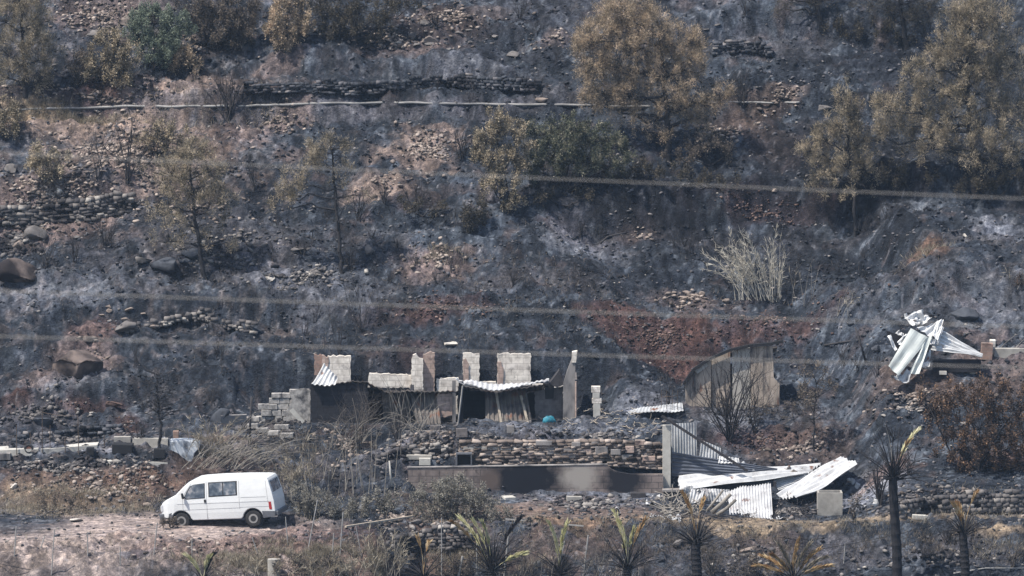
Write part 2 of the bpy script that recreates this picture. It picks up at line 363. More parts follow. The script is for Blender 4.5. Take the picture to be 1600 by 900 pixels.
# ------------------------------------------------------------------ ground colours: ash, red earth, scree, dry grass, painted tree shade
CHAR = (0.033, 0.041, 0.053); ASH = (0.24, 0.26, 0.30); RED = (0.110, 0.062, 0.052); TAN = (0.28, 0.22, 0.185)
PINK = (0.20, 0.155, 0.14); DRY = (0.27, 0.215, 0.15); DARK = (0.018, 0.020, 0.026); GREY = (0.13, 0.13, 0.145); ROAD = (0.34, 0.285, 0.255); BROWN = (0.13, 0.095, 0.078)
BLOBS = [  # px, py, rx, ry, colour, strength, tilt
    (230, 240, 190, 62, TAN, .95, 0), (80, 300, 150, 60, PINK, .9, 0), (120, 200, 160, 20, TAN, .8, 0), (380, 215, 60, 40, PINK, .8, 0), (170, 130, 60, 20, RED, .6, 0), (160, 25, 90, 30, PINK, .6, -20), (150, 150, 160, 22, RED, .55, 0), (300, 130, 120, 22, TAN, .6, -10),
    (80, 172, 110, 9, DRY, .9, 0), (500, 165, 350, 5, GREY, .8, 0), (330, 230, 60, 50, BROWN, .8, 0), (440, 190, 50, 22, PINK, .7, -15),
    (665, 235, 60, 42, TAN, 1, 0), (600, 285, 60, 18, TAN, .9, 0), (690, 400, 75, 32, PINK, .9, 0), (700, 480, 90, 18, RED, .6, 0), (600, 495, 80, 14, RED, .35, 0),
    (640, 545, 50, 16, RED, .5, 0), (430, 100, 60, 20, PINK, .6, -10), (650, 70, 90, 16, PINK, .5, -10), (700, 30, 100, 30, BROWN, .6, 0), (860, 60, 50, 12, PINK, .5, 0),
    (1040, 530, 120, 42, RED, 1.0, 0), (1170, 512, 110, 20, RED, .8, 0), (1190, 335, 130, 26, RED, .8, 0), (880, 360, 80, 14, RED, .5, 0), (1150, 205, 60, 25, BROWN, .7, 0), (1220, 240, 60, 30, BROWN, .5, 0),
    (1455, 390, 26, 9, (.22, .14, .10), .8, 0), (900, 385, 75, 16, ASH, .55, 0), (1090, 470, 90, 18, PINK, .5, 0), (1000, 372, 30, 10, PINK, .6, 0), (1560, 355, 40, 14, ASH, .55, 0), (1210, 150, 40, 12, TAN, .6, 0),
    (960, 20, 300, 60, GREY, .25, 0), (1200, 70, 160, 30, GREY, .35, 0), (740, 105, 60, 12, ASH, .5, 0), (1540, 500, 60, 25, ASH, .35, 0), (1540, 520, 40, 12, PINK, .5, 0), (530, 470, 60, 25, ASH, .3, 0),
    (60, 460, 170, 30, ASH, .3, 0), (330, 400, 160, 60, GREY, .5, 0), (470, 440, 120, 25, ASH, .35, 0), (80, 600, 70, 14, ASH, .8, 0), (140, 560, 45, 32, PINK, .8, 0), (60, 590, 40, 16, PINK, .7, 0), (150, 505, 40, 16, RED, .6, 0),
    (30, 615, 22, 10, RED, .9, 0), (120, 635, 50, 14, RED, .8, 0), (200, 665, 30, 18, RED, .9, 0), (340, 690, 60, 18, BROWN, .9, 0), (60, 655, 60, 18, GREY, .6, 0),
    (180, 700, 190, 9, ASH, .8, 0), (60, 740, 130, 18, DARK, .6, 0), (150, 765, 200, 30, BROWN, 1, 0), (220, 755, 90, 22, (.17, .11, .085), .7, 0), (80, 790, 120, 22, DRY, .55, 0), (400, 730, 100, 25, BROWN, .6, 0),
    (100, 850, 330, 36, ROAD, 1.4, 0), (300, 832, 240, 22, ROAD, 1.3, 0), (420, 850, 200, 20, ROAD, .9, 0), (200, 815, 80, 10, ROAD, 1, 0), (30, 830, 60, 8, DARK, .8, 0), (200, 865, 60, 9, GREY, .9, 0), (360, 850, 170, 14, RED, .75, 0), (500, 840, 120, 18, RED, .7, 0),
    (560, 870, 130, 40, BROWN, .9, 0), (700, 850, 60, 40, BROWN, .9, 0), (720, 800, 120, 18, BROWN, .7, 0),
    (700, 685, 220, 14, GREY, .8, 0), (900, 672, 200, 12, ASH, .45, 0), (900, 782, 110, 16, ASH, .5, 0), (840, 800, 120, 12, (.2, .15, .12), .8, 0), (960, 805, 100, 8, (.2, .15, .12), .6, 0),
    (1000, 640, 70, 14, ASH, .5, 0), (1150, 660, 60, 20, ASH, .5, 0), (1180, 690, 90, 20, RED, .7, 0), (1260, 700, 90, 35, BROWN, .6, 0), (1360, 765, 60, 32, ASH, .85, 0), (1400, 720, 60, 16, (.16, .11, .09), .9, 0), (1580, 720, 90, 20, (.2, .13, .10), .9, 0),
    (1250, 822, 420, 8, DRY, 1.1, 0), (1560, 830, 60, 9, DRY, 1, 0), (900, 822, 90, 7, (.2, .14, .10), 1, 0), (1250, 870, 300, 25, GREY, .6, 0), (1200, 850, 60, 12, BROWN, .6, 0), (900, 860, 140, 30, BROWN, .7, 0),
    (1450, 600, 120, 20, BROWN, .7, 0), (1560, 560, 80, 18, PINK, .5, 0), (1320, 560, 60, 30, DARK, .6, 0), (1330, 250, 300, 80, DARK, .85, 0), (1400, 100, 200, 40, DARK, .6, 0), (980, 290, 230, 45, DARK, .9, 0), (1250, 400, 250, 30, DARK, .5, 0), (1000, 450, 200, 20, DARK, .4, 0), (560, 40, 110, 30, DARK, .5, 0),  # DARK ovals around the big pines paint their shade onto the soil
]
C = np.empty(GX.shape + (3,)); C[:] = CHAR
nb = fbm(GX / 3.1, GY / 2.2, 61, 5, .6); nc = fbm(GX / 1.1, GY / .7, 66, 4, .65); nd = fbm(GX / .33, GY / .24, 71, 3, .7)
def lay(wgt, c):
    global C
    C = C * (1 - wgt[..., None]) + np.array(c) * wgt[..., None]
band = fbm(GX / 8.0 + .3 * n1, GY / 1.5 + .25 * GX * .2, 83, 5, .6)
lay(smooth(.05, .5, nb * .6 + band * .6 + .4 * nd) * .6, (.084, .106, .134)); lay(smooth(.05, .45, -band + .35 * nc) * .75, (.012, .016, .023)); lay(smooth(.2, .5, band + .5 * nd - .3 * nb) * .3, (.12, .10, .09))
lay(smooth(.28, .6, nc + .6 * nd) * .5, (.15, .18, .215)); lay(smooth(.25, .6, -nc + .5 * nb) * .45, (.10, .070, .058))
lay((GX < -9) * smooth(.0, .5, nd + nb * .4) * .3, (.22, .18, .16))
for (px, py, rx, ry, c, st, tilt) in BLOBS:
    o = at(px, py); lo_, hi_ = at(px, py + ry), at(px, py - ry)
    RX = rx / ppm(o[1]); RY = max(.25, (hi_[1] - lo_[1]) / 2)
    sub = (np.abs(GX - o[0]) < RX * 2) & (np.abs(GY - o[1]) < RY * 2.6 + RX * abs(tilt) / 40)
    jj, ii = np.where(sub)
    if not len(jj): continue
    j0, j1, i0, i1 = jj.min(), jj.max() + 1, ii.min(), ii.max() + 1
    X = GX[j0:j1, i0:i1] - o[0]; Y = GY[j0:j1, i0:i1] - o[1] + X * math.tan(R(tilt)) * .9
    d = np.sqrt((X / RX) ** 2 + (Y / RY) ** 2)
    wgt = (1 - smooth(.55, 1.25, d + (.3 if st > 1.2 else 1) * (.8 * nb[j0:j1, i0:i1] + .5 * nc[j0:j1, i0:i1] + .45 * nd[j0:j1, i0:i1]))) * min(1, st) * (.8 if c is RED else 1)
    wgt = wgt * (.7 + .3 * smooth(-.4, .3, nd[j0:j1, i0:i1]))
    sl = (slice(j0, j1), slice(i0, i1))
    C[sl] = C[sl] * (1 - wgt[..., None]) + np.array(c) * wgt[..., None]
v1 = vnoise(GX / .11, GY / .09, 201); v2 = vnoise(GX / .19, GY / .13, 207); v3 = vnoise(GX / .6, GY / .25, 211)
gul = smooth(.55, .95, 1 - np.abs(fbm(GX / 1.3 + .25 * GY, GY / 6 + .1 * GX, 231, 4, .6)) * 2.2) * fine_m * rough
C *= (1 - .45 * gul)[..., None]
C *= (.45 + .75 * v1 + .4 * v2)[..., None] * (.75 + .5 * v3)[..., None]
lay((v1 > .88) * smooth(-.1, .5, nb + nd) * .5, (.25, .26, .28)); lay((v2 > .86) * smooth(.0, .4, -nb + .5 * nd) * .5, (.012, .013, .017))
far_w = smooth(24, 60, np.abs(GX)) + smooth(45, 80, GY) + (1 - smooth(-60, -12, GY))
lay(np.clip(far_w, 0, 1) * smooth(-.3, .4, nb) * .5, (.11, .095, .07))

m, ns, lk, b = new_mat('burnt_hillside_soil')
at_ = ns.new('ShaderNodeAttribute'); at_.attribute_name = 'ground'
g = ns.new('ShaderNodeNewGeometry')
def noise(sc, det, rg=.65, st=(1, 1, 1)):
    mp = ns.new('ShaderNodeMapping'); mp.inputs['Scale'].default_value = st; lk.new(g.outputs['Position'], mp.inputs[0])
    n = ns.new('ShaderNodeTexNoise'); n.inputs['Scale'].default_value = sc; n.inputs['Detail'].default_value = det; n.inputs['Roughness'].default_value = rg
    lk.new(mp.outputs[0], n.inputs['Vector']); return n
na = noise(4.5, 9, .8); nbn = noise(1.3, 5)
ra = ramp(ns, [(0.32, (0.22, 0.22, 0.25)), (0.5, (0.9, 0.9, 0.92)), (0.60, (1.6, 1.55, 1.5)), (0.72, (2.8, 2.65, 2.5))]); lk.new(na.outputs[0], ra.inputs[0])
c = mulcol(ns, lk, at_.outputs['Color'], ra.outputs[0])
rb = ramp(ns, [(0.3, (0.72, 0.72, 0.78)), (0.7, (1.25, 1.2, 1.15))]); lk.new(nbn.outputs[0], rb.inputs[0])
c = mulcol(ns, lk, c, rb.outputs[0])
vo = ns.new('ShaderNodeTexVoronoi'); vo.inputs['Scale'].default_value = 13; vo.inputs['Randomness'].default_value = 1
vn = noise(2.5, 3); vadd = ns.new('ShaderNodeVectorMath'); vadd.operation = 'MULTIPLY_ADD'; vadd.inputs[1].default_value = (.5, .5, .5); lk.new(vn.outputs['Color'], vadd.inputs[0]); lk.new(g.outputs['Position'], vadd.inputs[2]); lk.new(vadd.outputs[0], vo.inputs['Vector'])
rv = ramp(ns, [(0.0, (1.35, 1.3, 1.25)), (0.35, (1, 1, 1)), (0.8, (0.6, 0.6, 0.64))]); lk.new(vo.outputs['Distance'], rv.inputs[0])
c = mulcol(ns, lk, c, rv.outputs[0], .5)
lk.new(c, b.inputs['Base Color']); b.inputs['Roughness'].default_value = .95; b.inputs['Specular IOR Level'].default_value = .15
hs = ns.new('ShaderNodeMath'); hs.operation = 'SUBTRACT'; vs_ = ns.new('ShaderNodeMath'); vs_.operation = 'MULTIPLY'; vs_.inputs[1].default_value = .35; lk.new(vo.outputs['Distance'], vs_.inputs[0]); lk.new(na.outputs[0], hs.inputs[0]); lk.new(vs_.outputs[0], hs.inputs[1])
bp = ns.new('ShaderNodeBump'); bp.inputs['Strength'].default_value = .9; bp.inputs['Distance'].default_value = .09
lk.new(hs.outputs[0], bp.inputs['Height']); lk.new(bp.outputs[0], b.inputs['Normal'])
M['ground'] = m

def fast_mesh(name, V, Fc, mat, parent=None, origin=None, smooth_=False):
    """V (n,3), Fc (m,k) -> one object; origin = where its own origin sits"""
    V = np.asarray(V, dtype=np.float64); Fc = np.asarray(Fc, dtype=np.int32)
    off = np.zeros(3)
    if parent is not None: off = np.array(parent.matrix_world.translation) if False else np.array(WORLD[parent.name])
    if origin is not None: off = np.asarray(origin, dtype=float)
    me = bpy.data.meshes.new(name); k = Fc.shape[1]
    me.vertices.add(len(V)); me.vertices.foreach_set('co', (V - off).astype(np.float32).ravel())
    me.loops.add(Fc.size); me.loops.foreach_set('vertex_index', Fc.ravel())
    me.polygons.add(len(Fc)); me.polygons.foreach_set('loop_start', np.arange(0, Fc.size, k, dtype=np.int32))
    me.polygons.foreach_set('loop_total', np.full(len(Fc), k, dtype=np.int32))
    if smooth_: me.polygons.foreach_set('use_smooth', np.ones(len(Fc), dtype=bool))
    me.update(calc_edges=True)
    me.materials.append(M[mat] if isinstance(mat, str) else mat)
    o = bpy.data.objects.new(name, me); col.objects.link(o)
    if parent is not None:
        o.parent = parent; WORLD[o.name] = off
        o.location = off - np.array(WORLD[parent.name])
    else:
        o.location = off; WORLD[o.name] = off
    return o
WORLD = {}
def tag(o, label=None, cat=None, group=None, kind=None):
    if label: o['label'] = label
    if cat: o['category'] = cat
    if group: o['group'] = group
    if kind: o['kind'] = kind
    return o
def empty(name, loc, label, cat, group=None):
    o = bpy.data.objects.new(name, None); col.objects.link(o); o.location = loc; o.empty_display_size = .2
    WORLD[o.name] = np.array(loc, dtype=float)
    return tag(o, label, cat, group)

ny, nx = GX.shape
idx = np.arange(ny * nx).reshape(ny, nx)
Fg = np.stack([idx[:-1, :-1], idx[:-1, 1:], idx[1:, 1:], idx[1:, :-1]], -1).reshape(-1, 4)
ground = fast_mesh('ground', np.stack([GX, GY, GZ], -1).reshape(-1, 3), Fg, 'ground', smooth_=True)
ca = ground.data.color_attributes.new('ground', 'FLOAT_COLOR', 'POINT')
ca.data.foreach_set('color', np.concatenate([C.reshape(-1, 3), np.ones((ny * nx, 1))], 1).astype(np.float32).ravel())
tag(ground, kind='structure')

# ------------------------------------------------------------------ mesh builders
class MB:
    """collects solids, then links them as ONE mesh"""
    def __init__(s): s.v = []; s.f = []
    def add(s, V, Fs):
        o = len(s.v); s.v.extend([tuple(map(float, p)) for p in V]); s.f.extend([tuple(i + o for i in f) for f in Fs]); return s
    def box(s, a, b):
        (x0, y0, z0), (x1, y1, z1) = a, b
        return s.add([(x0, y0, z0), (x1, y0, z0), (x1, y1, z0), (x0, y1, z0), (x0, y0, z1), (x1, y0, z1), (x1, y1, z1), (x0, y1, z1)],
                     [(0, 3, 2, 1), (4, 5, 6, 7), (0, 1, 5, 4), (1, 2, 6, 5), (2, 3, 7, 6), (3, 0, 4, 7)])
    def prism(s, pts, y0, y1):
        """outline pts (x, z) pulled from y0 to y1"""
        n = len(pts)
        a = sum(pts[i][0] * pts[(i + 1) % n][1] - pts[(i + 1) % n][0] * pts[i][1] for i in range(n))
        if a < 0: pts = pts[::-1]
        V = [(x, y0, z) for x, z in pts] + [(x, y1, z) for x, z in pts]
        return s.add(V, [tuple(range(n)), tuple(range(2 * n - 1, n - 1, -1))] + [(i, i + n, (i + 1) % n + n, (i + 1) % n) for i in range(n)])
    def bar(s, p, q, w, h=None, up=(0, 0, 1)):
        h = h or w; p, q, up = Vector(p), Vector(q), Vector(up)
        d = (q - p).normalized(); a = d.cross(up)
        if a.length < 1e-3: a = d.cross(Vector((1, 0, 0)))
        a.normalize(); c = a.cross(d)
        V = [e + a * sx * w / 2 + c * sz * h / 2 for e in (p, q) for sx, sz in ((-1, -1), (1, -1), (1, 1), (-1, 1))]
        return s.add(V, [(0, 3, 2, 1), (4, 5, 6, 7), (0, 1, 5, 4), (1, 2, 6, 5), (2, 3, 7, 6), (3, 0, 4, 7)])
    def tube(s, pts, rad, n=8, cap=True):
        pts = [Vector(p) for p in pts]; rad = rad if hasattr(rad, '__len__') else [rad] * len(pts)
        V = []; ref = Vector((.3, .8, .5)).normalized()
        for i, p in enumerate(pts):
            d = (pts[min(i + 1, len(pts) - 1)] - pts[max(i - 1, 0)]).normalized()
            a = d.cross(ref).normalized(); c = d.cross(a)
            V += [p + (a * math.cos(t) + c * math.sin(t)) * rad[i] for t in [2 * math.pi * k / n for k in range(n)]]
        Fs = [(i * n + k, i * n + (k + 1) % n, (i + 1) * n + (k + 1) % n, (i + 1) * n + k) for i in range(len(pts) - 1) for k in range(n)]
        if cap: Fs += [tuple(range(n))[::-1], tuple((len(pts) - 1) * n + k for k in range(n))]
        return s.add(V, Fs)
    def sheet(s, c00, c10, c11, c01, waves, amp=.03, warp=.04, seed=0, thick=.008, nv=14, sag=0.0, rag=0.0):
        """corrugated sheet; ribs run from the 00-10 edge to the 01-11 edge"""
        c00, c10, c11, c01 = [np.array(c, float) for c in (c00, c10, c11, c01)]
        nu = int(waves * 6); r_ = np.random.default_rng(seed + 100)
        u = np.linspace(0, 1, nu + 1)[:, None]; v = np.linspace(0, 1, nv + 1)[None, :]
        e0 = rag * r_.normal(size=(nu + 1, 1)) * .5; e1 = rag * r_.normal(size=(nu + 1, 1)) * .5
        vv = v + (e1 * v + e0 * (1 - v)) 
        Pt = (c00[None, None] * (1 - u)[..., None] * (1 - vv)[..., None] + c10 * u[..., None] * (1 - vv)[..., None] + c11 * u[..., None] * vv[..., None] + c01 * (1 - u)[..., None] * vv[..., None])
        nrm = np.cross(c10 - c00, c01 - c00); nrm /= np.linalg.norm(nrm)
        ph = r_.uniform(0, 6, 6)
        wv = np.sin(u * waves * 2 * np.pi) * amp + warp * (np.sin(3.1 * u + 4.2 * v + ph[0]) + .6 * np.sin(7.3 * u - 5 * v + ph[1]) + .3 * np.sin(13 * u + 11 * v + ph[2]))
        Pt = Pt + nrm * wv[..., None]; Pt[..., 2] -= sag * (4 * u * (1 - u) + 0 * v)
        T = Pt.reshape(-1, 3); Bt = T - nrm * thick; n = len(T)
        q = lambda i, j: i * (nv + 1) + j
        Fs = [(q(i, j), q(i + 1, j), q(i + 1, j + 1), q(i, j + 1)) for i in range(nu) for j in range(nv)]
        Fs += [tuple(n + k for k in f[::-1]) for f in Fs]
        ed = [q(i, 0) for i in range(nu + 1)] + [q(nu, j) for j in range(1, nv + 1)] + [q(i, nv) for i in range(nu - 1, -1, -1)] + [q(0, j) for j in range(nv - 1, 0, -1)]
        Fs += [(ed[(k + 1) % len(ed)], ed[k], ed[k] + n, ed[(k + 1) % len(ed)] + n) for k in range(len(ed))]
        return s.add(np.concatenate([T, Bt]), Fs)
    def build(s, name, mat, parent=None, origin=None, smooth_=False, local=False, bevel=0):
        V = np.array(s.v); off = np.zeros(3)
        if parent is not None and not local: off = WORLD[parent.name] if origin is None else np.array(origin, float)
        elif origin is not None: off = np.array(origin, float)
        me = bpy.data.meshes.new(name); me.from_pydata([tuple(p) for p in (V - off)], [], s.f); me.update()
        if smooth_: me.polygons.foreach_set('use_smooth', [True] * len(me.polygons))
        me.materials.append(M[mat] if isinstance(mat, str) else mat)
        o = bpy.data.objects.new(name, me); col.objects.link(o); WORLD[o.name] = off
        if parent is not None:
            o.parent = parent
            if not local: o.location = off - WORLD[parent.name]
        else: o.location = off
        if bevel:
            bv = o.modifiers.new('bevel', 'BEVEL'); bv.width = bevel; bv.segments = 2; bv.limit_method = 'ANGLE'
        return o

# ------------------------------------------------------------------ stones
def ico():
    t = (1 + 5 ** .5) / 2
    v = np.array([(-1, t, 0), (1, t, 0), (-1, -t, 0), (1, -t, 0), (0, -1, t), (0, 1, t), (0, -1, -t), (0, 1, -t), (t, 0, -1), (t, 0, 1), (-t, 0, -1), (-t, 0, 1)], float)
    f = np.array([(0, 11, 5), (0, 5, 1), (0, 1, 7), (0, 7, 10), (0, 10, 11), (1, 5, 9), (5, 11, 4), (11, 10, 2), (10, 7, 6), (7, 1, 8), (3, 9, 4), (3, 4, 2), (3, 2, 6), (3, 6, 8), (3, 8, 9), (4, 9, 5), (2, 4, 11), (6, 2, 10), (8, 6, 7), (9, 8, 1)])
    return v / np.linalg.norm(v[0]), f
IV, IF = ico()
def blocky(v, k=.55):
    m_ = np.max(np.abs(v), axis=1, keepdims=True); return v * (1 - k) + v / m_ * k * .8
CB = np.array([(-1, -1, -1), (1, -1, -1), (1, 1, -1), (-1, 1, -1), (-1, -1, 1), (1, -1, 1), (1, 1, 1), (-1, 1, 1)], float)
# angular shards: a box with two extra ridge points on top, knocked out of square
SF = np.array([(0, 1, 5), (0, 5, 4), (1, 2, 6), (1, 6, 5), (2, 3, 7), (2, 7, 6), (3, 0, 4), (3, 4, 7), (4, 5, 8), (5, 9, 8), (5, 6, 9), (6, 7, 9), (7, 8, 9), (7, 4, 8), (0, 3, 2), (0, 2, 1)])
STONES = []
for k in range(16):
    v = np.concatenate([CB * np.array([.75, .75, .6]), [(-.3, 0, .9), (.35, .1, .85)]])
    v = v * (1 + rng.normal(0, .17, (10, 3))) + rng.normal(0, .10, (10, 3)); v[4:8, :2] *= rng.uniform(.55, .95); v[:, 0] += v[:, 2] * rng.normal(0, .25); STONES.append(v)
NS = 16; NVS = 10
def rotz(a):
    c_, s_ = np.cos(a), np.sin(a); z = np.zeros_like(a); o = np.ones_like(a)
    return np.stack([np.stack([c_, -s_, z], -1), np.stack([s_, c_, z], -1), np.stack([z, z, o], -1)], -2)
def stones_mesh(centres, scales, tilt=.4):
    n = len(centres); var = rng.integers(0, NS, n); base = np.array(STONES)[var]
    V = base * scales[:, None, :]
    a = rng.uniform(-tilt, tilt, n); b_ = rng.uniform(-tilt, tilt, n)
    Rz = rotz(rng.uniform(0, 6.28, n)); V = np.einsum('nij,nkj->nki', Rz, V)
    ca_, sa = np.cos(a)[:, None], np.sin(a)[:, None]; y, z = V[..., 1].copy(), V[..., 2].copy(); V[..., 1] = y * ca_ - z * sa; V[..., 2] = y * sa + z * ca_
    cb_, sb = np.cos(b_)[:, None], np.sin(b_)[:, None]; x, z = V[..., 0].copy(), V[..., 2].copy(); V[..., 0] = x * cb_ + z * sb; V[..., 2] = -x * sb + z * cb_
    V += centres[:, None, :]
    Fs = (SF[None] + NVS * np.arange(n)[:, None, None]).reshape(-1, 3)
    return V.reshape(-1, 3), Fs
M['st_char'] = stone_mat('scorched_stone', [(0, (0.026, 0.03, 0.038)), (.6, (0.06, 0.067, 0.082)), (.9, (0.14, 0.137, 0.15)), (1, (0.27, 0.25, 0.24))], soot=.35)
M['st_grey'] = stone_mat('grey_stone', [(0, (0.045, 0.044, 0.05)), (.5, (0.12, 0.113, 0.113)), (.85, (0.22, 0.205, 0.195)), (1, (0.36, 0.34, 0.315))], soot=.35)
M['st_tan'] = stone_mat('tan_stone', [(0, (0.07, 0.058, 0.052)), (.5, (0.20, 0.165, 0.145)), (1, (0.42, 0.36, 0.32))], soot=.15)
M['st_red'] = stone_mat('red_stone', [(0, (0.05, 0.033, 0.03)), (.6, (0.105, 0.07, 0.06)), (1, (0.24, 0.17, 0.15))], soot=.2)
M['st_brown'] = stone_mat('pinkish_brown_rock', [(0, (0.13, 0.105, 0.095)), (1, (0.15, 0.12, 0.11))], scale=2.2, bump=.9, soot=.5)
M['st_white'] = stone_mat('pale_stone', [(0, (0.42, 0.39, 0.36)), (1, (0.58, 0.55, 0.50))])

def in_view_xy(n, ylo=-5.5, yhi=39):
    y = rng.uniform(ylo, yhi, n); x = rng.uniform(-22.5, 22.5, n); return x, y
def scatter(name, mat, n, smin, smax, where=None, flatf=.55, power=2.2):
    """loose stones lying on the ground: too many to count"""
    if where is None: x, y = in_view_xy(n)
    else:
        xs, ys = [], []
        tot = sum(z[4] * z[2] * z[3] for z in where)
        for (px, py, rx, ry, dn) in where:
            k = int(n * dn * rx * ry / tot); o = at(px, py); lo_, hi_ = at(px, py + ry), at(px, py - ry)
            RX = rx / ppm(o[1]); RY = max(.3, (hi_[1] - lo_[1]) / 2); r_ = np.abs(rng.normal(0, .5, k)); t = rng.uniform(0, 6.28, k)
            xs.append(o[0] + RX * r_ * np.cos(t)); ys.append(o[1] + RY * r_ * np.sin(t))
        x, y = np.concatenate(xs), np.concatenate(ys)
    clump = fbm(x / 1.2, y / .8, 91, 3)
    keep = (clump + rng.uniform(-.5, .5, len(x)) > -.15) & ~((x > xa - .2) & (x < xb + .3) & (y > YH + .1) & (y < YH + 3.4))
    keep &= ~((x < -9) & (y > -5.2) & (y < 1.2) & (rng.uniform(0, 1, len(x)) < .8))
    keep &= ~((x > -13.4) & (x < -8.7) & (y > -1.2) & (y < 2.6))
    x, y = x[keep], y[keep]; n = len(x)
    s = smin + (smax - smin) * rng.uniform(0, 1, n) ** power
    sc = np.stack([s * rng.uniform(.8, 1.5, n), s * rng.uniform(.7, 1.1, n), s * rng.uniform(flatf * .6, flatf * 1.4, n)], -1)
    c_ = np.stack([x, y, zt(x, y) + sc[:, 2] * .45], -1)
    V, Fs = stones_mesh(c_, sc)
    return tag(fast_mesh(name, V, Fs, mat), kind='stuff')
scatter('scorched_rubble', 'st_char', 60000, .015, .10, power=3)
scatter('grey_rubble', 'st_grey', 8000, .015, .085, power=2.5)
scatter('tan_scree', 'st_tan', 16000, .02, .13, [
    (200, 240, 170, 60, 1.2), (80, 300, 130, 50, 1), (160, 25, 100, 30, 1), (150, 150, 180, 25, .6), (665, 235, 55, 40, 1.4), (600, 285, 50, 20, 1), (690, 400, 70, 30, .8), (430, 190, 60, 30, .6),
    (300, 60, 100, 40, .3), (620, 70, 110, 20, .8), (700, 30, 90, 25, .7), (150, 765, 200, 35, .5), (140, 560, 50, 30, .6), (300, 330, 120, 50, .3), (1080, 470, 90, 18, .7), (1000, 372, 35, 12, .5), (1220, 150, 45, 14, 1.2), (1120, 210, 80, 22, .7),
    (870, 60, 60, 15, .6), (300, 850, 250, 25, .12), (620, 810, 80, 30, .5), (540, 700, 60, 40, .5), (660, 700, 60, 22, 1.4), (1250, 700, 70, 40, .5), (1500, 790, 120, 20, .6), (1430, 620, 120, 25, .5)])
scatter('grey_scree', 'st_grey', 12000, .02, .15, [
    (60, 650, 100, 25, 1), (120, 690, 120, 14, 1), (100, 735, 150, 16, 1), (350, 400, 130, 50, .5), (480, 430, 110, 25, .5), (660, 690, 80, 20, 1.5), (440, 660, 60, 20, 1.4), (640, 840, 80, 20, 1), (700, 820, 60, 14, 1.2), (920, 790, 100, 14, 1.5),
    (780, 690, 140, 10, 1), (940, 680, 130, 15, 1.3), (930, 640, 20, 30, 1.5), (1450, 790, 120, 18, 1.4), (1500, 800, 100, 18, 1), (1250, 800, 70, 14, 1), (1450, 870, 140, 20, .5), (1150, 870, 90, 25, .5), (20, 380, 60, 60, .8), (100, 320, 120, 25, 1), (1420, 640, 80, 30, .4)])
scatter('red_scree', 'st_red', 5000, .02, .09, [(700, 480, 110, 26, 1), (1040, 530, 120, 40, 1), (1200, 500, 160, 30, .6), (400, 850, 180, 18, 1), (220, 755, 110, 25, 1), (200, 660, 40, 20, 1), (1190, 690, 90, 20, .8), (120, 635, 60, 14, 1), (1190, 335, 120, 20, .6), (160, 130, 80, 20, .7)])

# countable boulders: px, py, width in photo pixels, height ratio, material, label
def boulder(px, py, wpx, ratio, mat, label, group=None, sd=0, name='boulder'):
    p = at(px, py); wd = wpx / ppm(p[1]); r_ = np.random.default_rng(int(px * 7 + py * 3 + sd))
    # subdivided icosphere with facets
    v, f = IV, [tuple(q) for q in IF]
    for _ in range(2):
        mid = {}; v = [tuple(q) for q in v]; nf = []
        def mp_(a, b):
            k = (min(a, b), max(a, b))
            if k not in mid:
                q = (np.array(v[a]) + np.array(v[b])) / 2; v.append(tuple(q / np.linalg.norm(q))); mid[k] = len(v) - 1
            return mid[k]
        for a, b, c_ in f:
            ab, bc, ca2 = mp_(a, b), mp_(b, c_), mp_(c_, a); nf += [(a, ab, ca2), (b, bc, ab), (c_, ca2, bc), (ab, bc, ca2)]
        v, f = np.array(v), nf
    q = v.copy()
    for _ in range(9):      # cleave with random planes: an angular rock
        nrm = r_.normal(size=3); nrm /= np.linalg.norm(nrm); dd = r_.uniform(.36, .68)
        ex = q @ nrm - dd; q = q - np.outer(np.maximum(ex, 0), nrm)
    q += r_.normal(0, .02, q.shape)
    q = q * np.array([wd / 2 * 1.15, wd / 2 * .9, wd / 2 * ratio * 1.15])
    V = q + np.array([p[0], p[1] + wd * .1, p[2] + wd * ratio * .28])
    o = fast_mesh(name, V, np.array(f), mat, origin=(p[0], p[1], p[2]))
    return tag(o, label, 'boulder' if wpx > 24 else 'rock', group)
